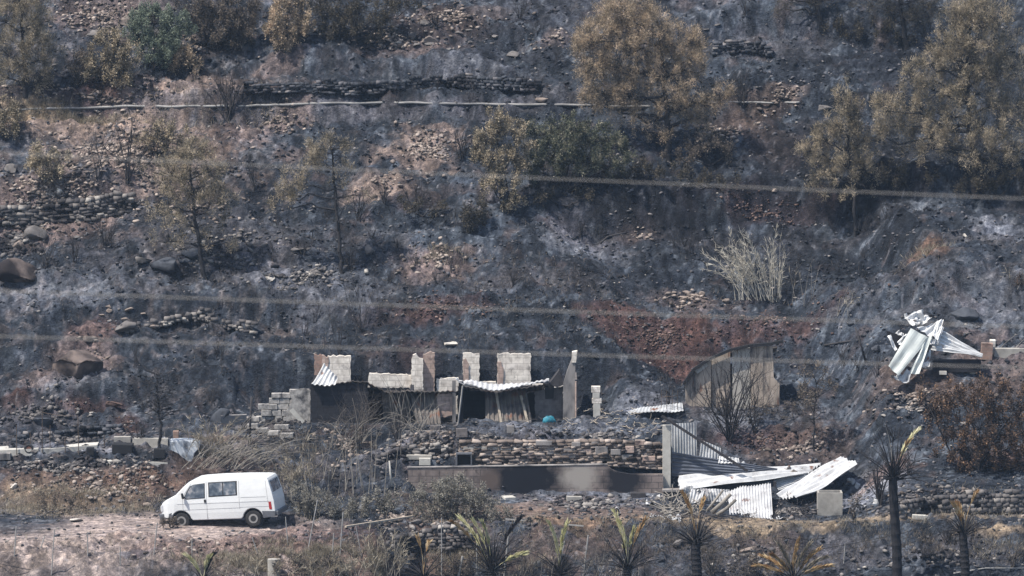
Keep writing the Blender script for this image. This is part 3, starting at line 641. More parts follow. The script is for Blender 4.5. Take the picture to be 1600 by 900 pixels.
BL = [
    (25, 445, 62, .75, 'st_brown', 'large dull brown boulder at the left edge halfway up the slope'),
    (55, 375, 34, .8, 'st_grey', 'upright grey boulder under the stone wall on the left'),
    (92, 303, 20, .7, 'st_white', 'small bright pale stone lying on the left terrace wall'),
    (262, 430, 62, .6, 'st_char', 'big dark grey boulder at the foot of the leaning pine'),
    (222, 412, 30, .5, 'st_grey', 'flat grey boulder left of the big dark boulder'),
    (120, 592, 78, .9, 'st_brown', 'huge rounded pinkish brown boulder in the lower left burnt slope'),
    (198, 520, 40, .7, 'st_grey', 'pale grey rock below the broken terrace wall on the left'),
    (140, 535, 34, .5, 'st_tan', 'flat tan rock above the huge rounded boulder'),
    (422, 442, 16, .8, 'st_white', 'pale rock among ash in the middle left slope'),
    (300, 405, 40, .5, 'st_char', 'blue grey slab beside the trunk of the leaning pine'),
    (575, 395, 20, .7, 'st_grey', 'grey rock right of the slim two crowned pine'),
    (702, 541, 34, .3, 'st_white', 'white flat rock on the slope above the ruined house'),
    (1210, 303, 12, .6, 'st_tan', 'small pale rock on the red bank left of the small pine'),
    (1508, 371, 10, .8, 'st_white', 'tiny white rock on black ground at the right'),
    (118, 815, 26, .25, 'st_white', 'pale flat slab lying beside the dirt track left of the van'),
    (22, 765, 14, .8, 'st_white', 'small rounded white stone at the far left above the track'),
    (120, 742, 16, .7, 'st_grey', 'grey stone on the rubble bank above the track'),
    (152, 760, 14, .6, 'st_tan', 'small tan stone on the rubble bank above the track'),
    (232, 792, 16, .6, 'st_tan', 'tan stone on the rubble bank just left of the van'),
    (190, 785, 12, .5, 'st_grey', 'small grey stone between slab and van'),
    (240, 60, 44, .5, 'st_grey', 'broad light grey boulder in the pale rocks at the top left'),
    (200, 40, 40, .5, 'st_tan', 'tan boulder in the pale rocks at the top left'),
    (150, 60, 34, .5, 'st_grey', 'lower grey boulder in the pale rocks at the top left'),
    (670, 68, 30, .5, 'st_tan', 'tan boulder on the burnt slope at the top centre'),
    (645, 62, 22, .6, 'st_grey', 'grey rock left of the tan boulder at the top centre'),
    (620, 70, 20, .4, 'st_white', 'flat pale rock in front of the boulders at the top centre'),
    (775, 62, 14, .7, 'st_grey', 'single grey rock on ash at the top centre'),
    (1505, 500, 46, .55, 'st_char', 'black rounded boulder above the crumpled metal sheets'),
    (15, 270, 30, .6, 'st_grey', 'grey boulder at the left edge beside the tan bush'),
    (30, 390, 30, .6, 'st_tan', 'tan boulder under the left terrace wall near the edge'),
    (1060, 855, 20, .7, 'st_grey', 'grey rock on the foreground bank beside the blackened palm'),
    (1170, 865, 26, .6, 'st_tan', 'tan rock on the foreground bank right of the blackened palm'),
    (650, 822, 16, .7, 'st_grey', 'blocky grey rock on top of the broken drystone wall'),
    (1370, 550, 24, .6, 'st_char', 'black rock left of the crumpled metal sheets'),
    (180, 640, 30, .5, 'st_red', 'reddish rock on the bank above the concrete slab'),
    (72, 668, 40, .6, 'st_char', 'dark boulder in the rubble above the concrete slab'),
    (345, 660, 34, .8, 'st_char', 'black rock behind the white box left of the house'),
    (800, 90, 22, .5, 'st_grey', 'grey rock on the ashy slope left of the big tan pine'),
    (850, 160, 24, .4, 'st_tan', 'tan rock at the pipe left of the big tan pine'),
    (465, 395, 26, .4, 'st_grey', 'pale grey slab between the two slim pines'),
    (1290, 175, 30, .4, 'st_grey', 'grey slab beside the upper path right of the big tan pine'),
]
for bdef in BL: boulder(*bdef)
k = 0
for (cx, cy, rx, ry, n, mat, place) in [(230, 240, 100, 40, 16, 'st_tan', 'tan stone in the pale scree under the upper path'), (80, 350, 70, 40, 14, 'st_grey', 'grey stone fallen below the left terrace wall'),
        (330, 420, 110, 40, 16, 'st_char', 'scorched stone on the slope around the leaning pine'), (450, 425, 60, 25, 8, 'st_grey', 'grey stone on ash between the two slim pines'), (690, 60, 110, 25, 12, 'st_grey', 'grey stone among the boulders at the top centre'),
        (1090, 55, 60, 25, 8, 'st_grey', 'grey stone scattered right of the big tan pine top'), (100, 720, 90, 14, 14, 'st_grey', 'grey stone in front of the concrete slab on the left'), (1470, 790, 90, 16, 14, 'st_grey', 'grey stone fallen from the right drystone wall'),
        (900, 785, 70, 10, 10, 'st_grey', 'grey stone on the ash in front of the retaining wall'), (200, 500, 60, 20, 8, 'st_tan', 'tan stone around the broken wall above the huge boulder'), (1080, 470, 60, 12, 9, 'st_tan', 'tan stone on the rim above the red bank')]:
    for i in range(n):
        a = rng.uniform(0, 6.28); r0 = rng.uniform(0, 1) ** .5
        k += 1; boulder(cx + rx * r0 * math.cos(a), cy + ry * r0 * math.sin(a), rng.uniform(9, 19), rng.uniform(.3, .6), mat, place, place.replace('stone', 'stones', 1) , k, 'loose_stone')

# ------------------------------------------------------------------ drystone walls
CBX = np.concatenate([CB, [(0, 0, .9), (.1, 0, .9)]])
def drystone(pxpath, hgt, mat, label, lmin=.13, lmax=.32, ch=.12, batter=.15, missing=.06, cap=None, yset=None, name='drystone_wall', ragged=.25, base=None):
    pts = [P(x, y, yset) if yset is not None else at(x, y) for x, y in pxpath]
    pts = np.array(pts); L = np.concatenate([[0], np.cumsum(np.hypot(np.diff(pts[:, 0]), np.diff(pts[:, 1])))])
    cs, sc = [], []; z0 = 0; course = 0
    Hs = lambda t: hgt * (1 - ragged * (.5 + .5 * fbm(np.array([t * .8]), np.array([3.3 + hgt]), 7, 3)[0]) * 1.3)
    while z0 < hgt:
        h = ch * rng.uniform(.7, 1.35); t = rng.uniform(-.2, 0)
        while t < L[-1]:
            l = rng.uniform(lmin, lmax)
            tm = min(max(t + l / 2, 0), L[-1])
            if z0 < Hs(tm) and rng.uniform() > missing:
                x, y = np.interp(tm, L, pts[:, 0]), np.interp(tm, L, pts[:, 1])
                zb = np.interp(tm, L, pts[:, 2]) if base is None else base
                cs.append((x, y + z0 * batter + rng.normal(0, .02), zb + z0 + h / 2 - .04)); sc.append((l * .56, .17, h * .6))
            t += l
        z0 += h; course += 1
    cs, sc = np.array(cs), np.array(sc); n = len(cs)
    var = rng.integers(0, NS, n); base_ = np.array(STONES)[var] * np.array([.45, .9, .25]) + CBX * np.array([.62, .5, .72]); V = base_ * sc[:, None, :]
    a = rng.normal(0, .13, n); x_, z_ = V[..., 0].copy(), V[..., 2].copy()
    V[..., 0] = x_ * np.cos(a)[:, None] - z_ * np.sin(a)[:, None]; V[..., 2] = x_ * np.sin(a)[:, None] + z_ * np.cos(a)[:, None]
    V += cs[:, None, :]; Fs = (SF[None] + NVS * np.arange(n)[:, None, None]).reshape(-1, 3)
    org = pts[len(pts) // 2].copy()
    o = fast_mesh(name, V.reshape(-1, 3), Fs, mat, origin=org)
    return tag(o, label, 'stone wall')
drystone([(385, 150), (470, 146), (560, 150), (600, 146)], .75, 'st_char', 'dark drystone wall above the pipe at the upper centre left', missing=.2, ragged=.6)
drystone([(612, 140), (700, 136), (760, 138), (845, 142)], .75, 'st_char', 'brownish drystone wall above the pipe nearest the big tan pine', missing=.15, ragged=.55)
drystone([(-30, 352), (60, 350), (140, 345), (205, 330)], 1.15, 'st_grey', 'long pale drystone wall across the left slope', missing=.1, ragged=.4, lmax=.4, ch=.15)
drystone([(190, 520), (300, 505), (352, 512), (400, 520)], .75, 'st_grey', 'broken drystone wall on the left slope above the bare tree', missing=.25, ragged=.8)
drystone([(20, 690), (110, 680), (190, 676)], .5, 'st_char', 'low heap of dark walling stones above the concrete slab', missing=.2, ragged=.7)
drystone([(1115, 85), (1170, 80), (1205, 90)], .8, 'st_char', 'short dark drystone wall at the top right of the big tan pine', missing=.15, ragged=.5)
drystone([(605, 872), (660, 862), (735, 855)], 1.1, 'st_grey', 'tumbled grey drystone wall in the foreground under the grey bush', missing=.12, ragged=.5, ch=.13)
drystone([(1400, 812), (1460, 803), (1550, 800), (1610, 800)], .95, 'st_grey', 'grey drystone wall behind the palms at the lower right', missing=.12, ragged=.45, ch=.15)
drystone([(590, 728), (640, 712), (700, 708)], .7, 'st_grey', 'collapsed stone wall beside the black crate', missing=.2, ragged=.6)

# ------------------------------------------------------------------ vegetation
def tubes_np(segs, n=4):
    """segs: list of (p, q, r0, r1) -> V, F of open n-sided tubes"""
    A = np.array([s[0] for s in segs], float); B = np.array([s[1] for s in segs], float)
    ra_ = np.array([s[2] for s in segs]); rb_ = np.array([s[3] for s in segs])
    d = B - A; d /= np.maximum(np.linalg.norm(d, axis=1, keepdims=True), 1e-9)
    ref = np.where(np.abs(d[:, 2:3]) > .9, np.array([[1.0, 0, 0]]), np.array([[0, 0, 1.0]]))
    u = np.cross(d, ref); u /= np.linalg.norm(u, axis=1, keepdims=True); v = np.cross(d, u)
    an = np.arange(n) * 2 * np.pi / n
    ring = u[:, None] * np.cos(an)[None, :, None] + v[:, None] * np.sin(an)[None, :, None]
    V = np.concatenate([A[:, None] + ring * ra_[:, None, None], B[:, None] + ring * rb_[:, None, None]], 1)
    k = np.arange(n); f = np.stack([k, (k + 1) % n, (k + 1) % n + n, k + n], -1)
    return V.reshape(-1, 3), (f[None] + 2 * n * np.arange(len(segs))[:, None, None]).reshape(-1, 4)

def blades(centres, dirs, L, W, up=None):
    """one thin pointed quad per centre, along dirs"""
    n = len(centres); d = dirs / np.linalg.norm(dirs, axis=1, keepdims=True)
    r_ = rng.normal(size=(n, 3)); s_ = np.cross(d, r_); s_ /= np.maximum(np.linalg.norm(s_, axis=1, keepdims=True), 1e-9)
    L = np.asarray(L).reshape(-1, 1) * np.ones((n, 1)); W = np.asarray(W).reshape(-1, 1) * np.ones((n, 1))
    a = centres; V = np.stack([a, a + d * L * .45 + s_ * W / 2, a + d * L, a + d * L * .45 - s_ * W / 2], 1)
    return V.reshape(-1, 3), np.arange(4 * n).reshape(n, 4)

def wander(p, q, n, amp, r0, r1, sag=0.0):
    p, q = np.array(p, float), np.array(q, float); out = []; prev = p
    L = np.linalg.norm(q - p)
    for i in range(1, n + 1):
        t = i / n; c_ = p + (q - p) * t + rng.normal(0, amp * L, 3) * (1 if i < n else 0); c_[2] -= sag * math.sin(math.pi * t) * L
        out.append((prev, c_, r0 + (r1 - r0) * (i - 1) / n, r0 + (r1 - r0) * t)); prev = c_
    return out

def leafy_tree(name, label, cat, base, trunk, lobes, mat, leaf=.14, lw=.016, per=55, dens=1.0, tr=.09, upb=.6, group=None, dark=None, depth=.85, csize=(.16, .26), twig='bark', stems=None, bare=0):
    """base and trunk = photo points of the foot and the stem; lobes = (px, py, rx, ry, how full) clumps of the crown at the tree's own depth.
    Each clump is filled in 3D (as deep as wide) with tufts of needle or leaf blades; every tuft is fed by a twig."""
    b0 = at(*base); Y = b0[1]; s = ppm(Y)
    root = empty(name, b0, label, cat, group)
    tp = [np.array(b0) - np.array([0, 0, .15])] + [P(x, y, Y + rng.uniform(-.1, .1)) for x, y in trunk]
    segs = []; n_t = len(tp) - 1; axis_pts = []
    for i in range(n_t):
        r0 = tr * (1 - i / max(n_t, 1) * .75); r1 = tr * (1 - (i + 1) / max(n_t, 1) * .75)
        w_ = wander(tp[i], tp[i + 1], 4, .025, r0, r1); segs += w_; axis_pts += [(q[1], q[3]) for q in w_]
    ap = np.array([a for a, _ in axis_pts]) if axis_pts else np.array([b0]); ar = np.array([r for _, r in axis_pts]) if axis_pts else np.array([tr])
    per = int(per * 3.2); LV, LD, CC = [], [], []
    tw = []
    for (px, py, rx, ry, full) in lobes:
        c_ = P(px, py, Y); c_[1] += rng.uniform(-.25, .25) * rx / s; RX, RZ = rx / s, ry / s; RYd = RX * depth
        # feeding limb
        tgt = c_ - np.array([0, 0, RZ * .3]); low = ap[:, 2] < tgt[2] - .1; 
        cand = np.where(low)[0] if low.any() else np.array([0]); j = cand[np.argmin(np.linalg.norm(ap[cand] - tgt, axis=1))]
        limb = wander(ap[j], tgt, 4, .06, max(ar[j] * .7, .028), .018); segs += limb
        nk = max(3, int(full * dens * 12.5 * (RX * RZ) / .25))
        u_ = rng.normal(size=(nk, 3)); u_ /= np.linalg.norm(u_, axis=1, keepdims=True)
        rad = rng.uniform(.2, 1, nk) ** .5 * np.where(rng.uniform(0, 1, nk) < .22, rng.uniform(1.05, 1.38, nk), 1)
        wob = 1 + .5 * fbm(u_[:, 0] * 1.7 + px, u_[:, 2] * 1.7 + py, 5, 3)
        cc = c_ + u_ * (rad * wob)[:, None] * np.array([RX, RYd, RZ])
        lt = np.array([q[1] for q in limb])
        for q in cc:
            k_ = np.argmin(np.linalg.norm(lt - q, axis=1)); tw += wander(lt[k_], q, 2, .09, .011, .005)
        CC.append(cc); LD.append(u_)
    if CC:
        CC = np.concatenate(CC); UD = np.concatenate(LD); n = len(CC); nn = n * per
        cs = rng.uniform(*csize, n); ci = np.repeat(np.arange(n), per)
        loc = rng.normal(size=(nn, 3)) * cs[ci][:, None] * np.array([.42, .42, .7])
        pos = CC[ci] + loc
        d = rng.normal(size=(nn, 3)) * .75 + np.array([0, 0, upb]) + UD[ci] * .35 + loc / cs[ci][:, None] * .5
        V, Fs = blades(pos, d, rng.uniform(leaf * .6, leaf * 1.3, nn), rng.uniform(lw * .6, lw * 1.3, nn))
        fast_mesh('crown', V, Fs, mat, parent=root)
    for _ in range(bare):     # dead twigs
        j = rng.integers(len(ap) // 3, len(ap)) if len(ap) > 3 else 0; d_ = rng.normal(size=3) * np.array([1, 1, .45]) + np.array([0, 0, .3]); d_ /= np.linalg.norm(d_); L = rng.uniform(.4, 1.3)
        e = ap[j] + d_ * L; segs += wander(ap[j], e, 3, .06, .016, .006)
        for _k in range(3):
            f_ = ap[j] + d_ * L * rng.uniform(.4, .95); tw += wander(f_, f_ + (d_ + rng.normal(size=3) * .6) * .3, 2, .1, .007, .003)
    V, Fs = tubes_np(segs + tw, 5); fast_mesh('trunk', V, Fs, twig, parent=root, smooth_=True)
    return root

def bare_shrub(label, base, hpx, wpx, n=9, mat='twig', group=None, name='burnt_shrub', cat='shrub', r=.022, lev=3, lean=0, upright=1.0, kids=3):
    """leafless burnt shrub: stems from one foot that fork upward"""
    b0 = at(*base); s = ppm(b0[1]); Hh, Wd = hpx / s * 1.12, wpx / s * 1.25; segs = []
    def grow(p, d, L, r_, lv):
        k = 4; prev = p; dd = d.copy(); pts = []
        for i in range(k):
            dd = dd + rng.normal(0, .13, 3) + np.array([0, 0, .05]); dd /= np.linalg.norm(dd); q = prev + dd * L / k
            segs.append((prev, q, r_ * (1 - .6 * i / k), r_ * (1 - .6 * (i + 1) / k))); prev = q; pts.append((q, dd.copy(), r_ * (1 - .6 * (i + 1) / k)))
        if lv > 0:
            for _ in range(kids):
                q, e, rr = pts[rng.integers(0, k)]; nd_ = e + rng.normal(0, .62, 3) * np.array([1, 1, .6]); nd_ /= np.linalg.norm(nd_)
                grow(q, nd_, L * rng.uniform(.45, .72), rr * .7, lv - 1)
    for i in range(n):
        a = rng.uniform(0, 6.28); sp_ = rng.uniform(.1, 1) * Wd * .5 / Hh
        d = np.array([math.cos(a) * sp_ * 1.1 + lean, math.sin(a) * sp_ * .8, upright]); d /= np.linalg.norm(d)
        grow(np.array(b0) + np.array([rng.normal(0, .05), rng.normal(0, .05), -.05]), d, Hh * rng.uniform(.5, .72), r, lev)
    V, Fs = tubes_np(segs, 4); V = V.reshape(-1, 3)
    return tag(fast_mesh(name, V, Fs, mat, origin=b0), label, cat, group)

T = leafy_tree
T('pine_tree', 'slim leaning pine with sparse olive brown crown at the left', 'tree', (322, 437), [(312, 385), (303, 330), (298, 280), (296, 235)],
  [(300, 238, 38, 24, 1.1), (325, 262, 32, 24, 1), (270, 268, 34, 26, 1), (300, 292, 55, 28, .8), (262, 318, 34, 22, .6), (340, 310, 34, 26, .7), (300, 345, 60, 26, .35), (265, 372, 34, 20, .3), (345, 375, 30, 18, .3)], 'pine', tr=.11, bare=26, per=38, csize=(.14, .24))
T('pine_tree', 'slim burnt pine with two small olive tips and bare lower branches', 'tree', (535, 428), [(531, 380), (525, 310), (520, 250), (517, 215)],
  [(505, 228, 24, 22, 1.1), (540, 224, 16, 14, .9), (493, 252, 20, 18, .8), (462, 280, 24, 22, 1.1), (448, 300, 20, 18, .9), (432, 318, 12, 12, .9), (530, 270, 34, 25, .35), (560, 300, 25, 20, .2)], 'pine', tr=.10, bare=48, per=36, csize=(.13, .22))
T('pine_tree', 'largest tan singed pine standing across the pipe at upper centre', 'tree', (1045, 252), [(1044, 200), (1040, 150), (1034, 90), (1026, 30)],
  [(975, 25, 50, 34, 1.1), (940, 55, 44, 34, 1.1), (1005, 45, 50, 40, 1.1), (925, 95, 36, 34, 1), (965, 95, 45, 40, 1), (1060, 60, 34, 34, .9), (1075, 85, 28, 34, .9), (1050, 105, 40, 36, .8), (935, 138, 34, 26, 1), (985, 145, 45, 34, .8), (1050, 150, 50, 32, .6), (1080, 158, 40, 24, .8), (1125, 150, 24, 18, 1), (1090, 180, 36, 14, .7), (950, 160, 30, 18, .7), (1015, 100, 50, 60, .5), (1000, 195, 45, 16, .4), (1065, 200, 40, 15, .35), (1030, 215, 34, 12, .3), (905, 75, 14, 16, .9), (1000, 0, 24, 16, 1), (1092, 62, 13, 22, 1), (1100, 105, 12, 16, 1), (1142, 146, 14, 9, 1), (925, 160, 16, 16, .7), (955, 8, 20, 12, 1)],
  'pine_tan', tr=.16, dens=.95, per=42, bare=24)
T('pine_tree', 'small rounded pine with tan pointed top in front of the huge one', 'tree', (1338, 368), [(1335, 320), (1331, 270), (1326, 200), (1323, 150)],
  [(1318, 160, 16, 26, 1.1), (1335, 170, 18, 24, 1), (1318, 195, 28, 22, 1), (1290, 215, 26, 22, 1), (1345, 215, 26, 28, .9), (1265, 232, 18, 16, 1), (1320, 245, 50, 28, .8), (1280, 265, 30, 22, .8), (1350, 262, 30, 25, .7), (1310, 295, 52, 16, .35)], 'pine', tr=.10, dens=1.05, per=45, bare=20, csize=(.13, .22))
T('pine_tree', 'huge wide pine with orange tan top at the right edge', 'tree', (1525, 305), [(1522, 250), (1515, 180), (1510, 100), (1515, 30)],
  [(1520, 12, 34, 26, 1.2), (1545, 25, 36, 28, 1.1), (1495, 30, 30, 28, 1.1), (1520, 60, 50, 30, 1), (1470, 75, 26, 22, 1), (1570, 75, 28, 26, .9), (1455, 95, 24, 22, 1), (1500, 100, 52, 30, .9), (1545, 110, 44, 26, 1), (1425, 115, 20, 22, .9), (1460, 135, 36, 22, .9), (1525, 140, 56, 28, .8), (1580, 100, 26, 22, .9), (1385, 165, 26, 26, 1.1), (1410, 190, 36, 26, 1), (1440, 165, 22, 24, 1.1), (1375, 205, 22, 20, .8), (1480, 190, 60, 32, .8), (1560, 190, 56, 36, .7), (1460, 225, 60, 28, .6), (1530, 235, 70, 32, .6), (1590, 230, 36, 30, .6), (1590, 160, 30, 30, .6)],
  'pine', tr=.17, dens=.95, per=42, bare=30)
T('pine_tree', 'dark smoked pine at the top right edge with thick forked trunk', 'tree', (1418, 75), [(1412, 40), (1405, 5), (1402, -40)],
  [(1440, 20, 34, 22, .7), (1395, 25, 30, 16, .5), (1365, 5, 40, 20, .4), (1445, -10, 45, 24, .7), (1390, -30, 60, 26, .7), (1430, 52, 24, 12, .3)], 'pine_dark', tr=.14, bare=24, per=36)
T('pine_tree', 'burnt pine with bare leaning trunk cut by the top edge', 'tree', (1286, 48), [(1278, 15), (1268, -20), (1262, -60)],
  [(1240, -5, 45, 14, .5), (1300, -5, 40, 14, .5), (1265, -40, 60, 26, .8), (1225, 10, 24, 10, .3)], 'pine_dark', tr=.15, bare=14, per=36)
T('pine_tree', 'tall tan brown pine in the top left corner', 'tree', (40, 152), [(38, 100), (35, 50), (32, -10)],
  [(30, -10, 50, 30, 1), (50, 25, 36, 30, 1.1), (10, 25, 36, 34, .9), (40, 62, 42, 32, 1), (68, 88, 24, 26, 1), (15, 80, 30, 28, .8), (60, 120, 34, 24, .8), (15, 115, 30, 24, .9)], 'pine', tr=.14, dens=.8, per=42)

B = lambda label, base, lobes, mat, **k: leafy_tree(k.pop('name', 'bush'), label, 'bush', base, k.pop('trunk', []), lobes, mat, tr=k.pop('tr', .05), twig='twig', leaf=k.pop('leaf', .10), lw=k.pop('lw', .04), upb=.25, per=k.pop('per', 42), csize=k.pop('csize', (.12, .2)), **k)
B('tan bush at the left edge below the corner pine', (8, 222), [(5, 165, 26, 22, 1), (12, 195, 24, 20, .9)], 'pine')
B('brown bush left of the grey green bush at upper left', (175, 138), [(165, 65, 24, 22, .9), (185, 85, 30, 26, 1), (155, 100, 24, 24, 1), (195, 115, 32, 18, 1), (170, 118, 30, 16, .9)], 'pine')
B('round grey green bush at the upper left, the greenest on the slope', (240, 110), [(240, 30, 40, 28, 1.1), (215, 50, 26, 22, 1), (270, 45, 34, 28, 1), (250, 75, 42, 26, 1)], 'green', tr=.07)
B('dusky brown bush right of the grey green bush', (330, 80), [(310, 15, 32, 26, .9), (350, 10, 36, 28, .9), (335, 45, 44, 26, .9), (385, 25, 24, 30, .9), (370, 50, 30, 22, .8)], 'gbrown', tr=.07)
B('small tan olive bush below the grey green bush', (287, 118), [(285, 88, 22, 16, 1.1), (300, 100, 16, 12, 1), (272, 100, 12, 12, 1)], 'pine_tan')
B('drooping pale tan bush at the top left of centre', (448, 80), [(450, 12, 32, 26, 1.1), (440, 42, 26, 24, 1.1), (468, 38, 20, 24, 1), (446, 62, 20, 14, 1)], 'pine_tan', dens=1.1)
B('wide dark smoked thicket at the top between the tan bush and the rocks', (545, 62), [(510, 15, 34, 26, .8), (560, 10, 44, 26, .8), (600, 15, 30, 24, .7), (520, 42, 30, 18, .7), (575, 42, 46, 18, .6), (640, 5, 20, 18, .5)], 'pine_dark', dens=.9)
B('small brown bush under the pale rocks at upper left', (120, 135), [(120, 85, 20, 14, .8), (118, 108, 18, 18, .8), (128, 122, 14, 10, .7)], 'gbrown')
B('tan bush low on the left scree', (70, 292), [(62, 242, 24, 18, 1), (48, 258, 18, 16, .9), (75, 265, 26, 18, .8), (95, 250, 16, 14, .6)], 'pine')
B('dry yellowish bush on the scree behind the leaning pine', (245, 245), [(250, 205, 28, 20, .9), (240, 225, 34, 16, .8), (290, 215, 14, 14, .7)], 'pine')
B('tan topped bush at centre left of the dark green thicket', (790, 330), [(775, 190, 26, 18, .9), (760, 215, 26, 20, 1.1), (800, 205, 24, 22, .9), (775, 245, 34, 24, 1), (815, 245, 26, 24, .8), (785, 285, 34, 24, .8), (800, 315, 22, 14, .6)], 'pine')
B('wide dark green thicket below the big tan pine', (885, 300), [(850, 205, 30, 20, 1), (890, 200, 34, 20, 1.1), (930, 215, 34, 20, 1), (865, 235, 44, 28, 1), (915, 245, 46, 28, 1), (965, 245, 30, 20, .9), (850, 265, 40, 20, .8), (960, 225, 22, 12, .8)], 'dgreen', tr=.07)
B('small olive bush left of centre below the tan topped bush', (740, 362), [(738, 330, 20, 18, 1.1), (728, 345, 14, 10, .9), (750, 348, 14, 10, .8)], 'pine_dark')
B('low brown scrub on the path right of the dark green thicket', (1110, 262), [(1100, 225, 34, 16, .7), (1070, 240, 30, 14, .6), (1140, 235, 26, 14, .5)], 'gbrown')
B('wide reddish brown leafy bush at the right edge', (1530, 735), [(1500, 615, 34, 26, .6), (1545, 610, 44, 30, .7), (1590, 625, 34, 34, .7), (1480, 655, 34, 28, .7), (1530, 660, 50, 34, .8), (1580, 675, 40, 34, .8), (1450, 625, 24, 24, .4), (1500, 700, 40, 26, .8), (1550, 715, 44, 24, .8), (1520, 730, 26, 14, .6), (1600, 720, 30, 24, .6)], 'brown', leaf=.09, lw=.06, per=30, dens=.8, tr=.07)
B('thin brown haze of a shrub with a pale stem above the collapsed shed', (1272, 705), [(1270, 580, 24, 18, .4), (1285, 610, 30, 22, .5), (1262, 625, 26, 20, .45)], 'gbrown', trunk=[(1273, 670), (1272, 640), (1276, 600)], per=26, bare=14)
B('large ashen grey bush in front of the retaining wall', (715, 812), [(672, 778, 30, 18, .9), (700, 765, 34, 20, 1), (740, 775, 36, 20, 1), (680, 795, 40, 14, .9), (735, 795, 44, 14, .9), (715, 758, 24, 14, .9), (780, 800, 24, 10, .6)], 'greyleaf', leaf=.09, lw=.035)
B('grey brown weedy bush just behind the van', (490, 812), [(470, 790, 26, 16, .9), (500, 785, 34, 18, 1), (535, 795, 30, 14, .8), (470, 765, 16, 16, .7), (560, 790, 24, 12, .6)], 'greyleaf', leaf=.11, lw=.028)
B('small grey bush between the cane pile and the grey rocks', (600, 800), [(590, 780, 24, 14, .7), (615, 785, 20, 12, .7)], 'greyleaf')
B('dark twiggy bush below the concrete tank', (1332, 815), [(1330, 790, 14, 12, .5), (1340, 780, 10, 10, .4)], 'gbrown', per=14)
B('small dark bush beside the van front wheel', (268, 826), [(262, 812, 10, 7, .9), (274, 815, 8, 6, .8)], 'gbrown', per=26, csize=(.07, .12))
B('low brown bush at the right edge of the ashy slope', (1596, 455), [(1595, 440, 8, 12, 1)], 'brown')
B('faded brown bush behind the crumpled sheets at right', (1450, 640), [(1440, 610, 24, 16, .35), (1470, 618, 24, 14, .35)], 'brown', per=20)

SH = 'bare burnt shrubs on the slope'
for label, base, h, w_, n, kw in [
    ('leafless shrub standing on the pipe line at upper left', (357, 190), 100, 90, 7, dict(r=.035)),
    ('tall bare shrub on the scree left of the dry bush', (200, 290), 130, 80, 8, dict(r=.03)),
    ('thin bare shrub farthest left on the scree', (155, 285), 110, 50, 4, {}),
    ('low bare shrub beside the tan bush on the left scree', (82, 300), 45, 50, 7, dict(mat='twig_grey')),
    ('black twiggy shrub on the left slope above the boulder', (70, 420), 60, 70, 8, {}),
    ('spreading black shrub in the ash on the left slope', (165, 385), 70, 70, 7, {}),
    ('second thin black shrub in the ash below the left wall', (115, 410), 55, 40, 5, {}),
    ('dark bare shrub beside the tan scree patch at centre', (720, 250), 70, 70, 10, {}),
    ('low bare shrub under the tan scree patch', (650, 330), 60, 70, 9, {}),
    ('bare shrub left of the low one under the tan scree patch', (600, 318), 45, 40, 6, {}),
    ('bare shrub right of the slim two tipped pine', (560, 345), 70, 50, 7, {}),
    ('thin bare shrub at the foot of the slim two tipped pine', (548, 425), 60, 45, 6, {}),
    ('bare shrub in ash between the two slim pines', (398, 300), 55, 40, 6, {}),
    ('dark thin upright shrub in the middle of the slope', (565, 520), 110, 50, 7, dict(r=.016)),
    ('dead upright shrub left of that middle one', (530, 560), 90, 60, 6, dict(r=.014)),
    ('small black shrub with two stems on the ash at centre', (905, 372), 35, 26, 3, {}),
    ('bare dark shrub right of the big tan pine', (1160, 170), 70, 50, 8, {}),
    ('dark twigs at the top edge right of the big pine', (1165, 25), 40, 30, 4, {}),
    ('charred stumpy shrub on the slope at the top centre', (678, 45), 30, 40, 6, dict(r=.04, lev=1)),
    ('thin dark shrub at the top edge left of the big pine', (812, 30), 45, 30, 6, {}),
    ('huge black spreading shrub in front of the arched shelter', (1140, 690), 155, 230, 17, dict(r=.034)),
    ('smaller black shrub beside the huge spreading one', (1180, 680), 110, 90, 5, dict(r=.024)),
    ('bare black shrub between the tank and the tall palm', (1378, 792), 85, 60, 6, dict(r=.04)),
    ('thin black shrub right of the tall palm', (1420, 742), 50, 50, 6, {}),
    ('twiggy shrub among the cane beside the house', (560, 700), 90, 90, 12, dict(mat='twig_grey')),
    ('bare dark shrub in front of the house doorway', (620, 690), 60, 70, 9, {}),
    ('low scorched shrub on the red bank left', (215, 690), 40, 60, 7, {}),
    ('burnt shrub in the undergrowth below the van', (600, 880), 50, 50, 8, dict(mat='twig_grey')),
    ('twiggy grey shrub in the right foreground ash', (1110, 900), 55, 90, 12, dict(mat='twig_grey')),
    ('black shrub under the right drystone wall', (1480, 850), 35, 60, 8, {}),
    ('grey dead shrub on the foreground bank at centre', (820, 905), 90, 80, 10, dict(mat='twig_grey', r=.014)),
    ('grey dead shrub on the foreground bank right of centre', (935, 905), 80, 90, 10, dict(mat='twig_grey', r=.014)),
    ('sparse dead shrub at the far right foreground', (1580, 890), 60, 60, 8, dict(mat='twig_grey')),
    ('thin black shrub below the brown right bush', (1395, 690), 40, 40, 6, {}),
    ('dark shrub under the red bank at the left of the big shrub', (1045, 640), 60, 30, 4, {}),
]: bare_shrub(label, base, h, w_, n, group=SH, **kw)
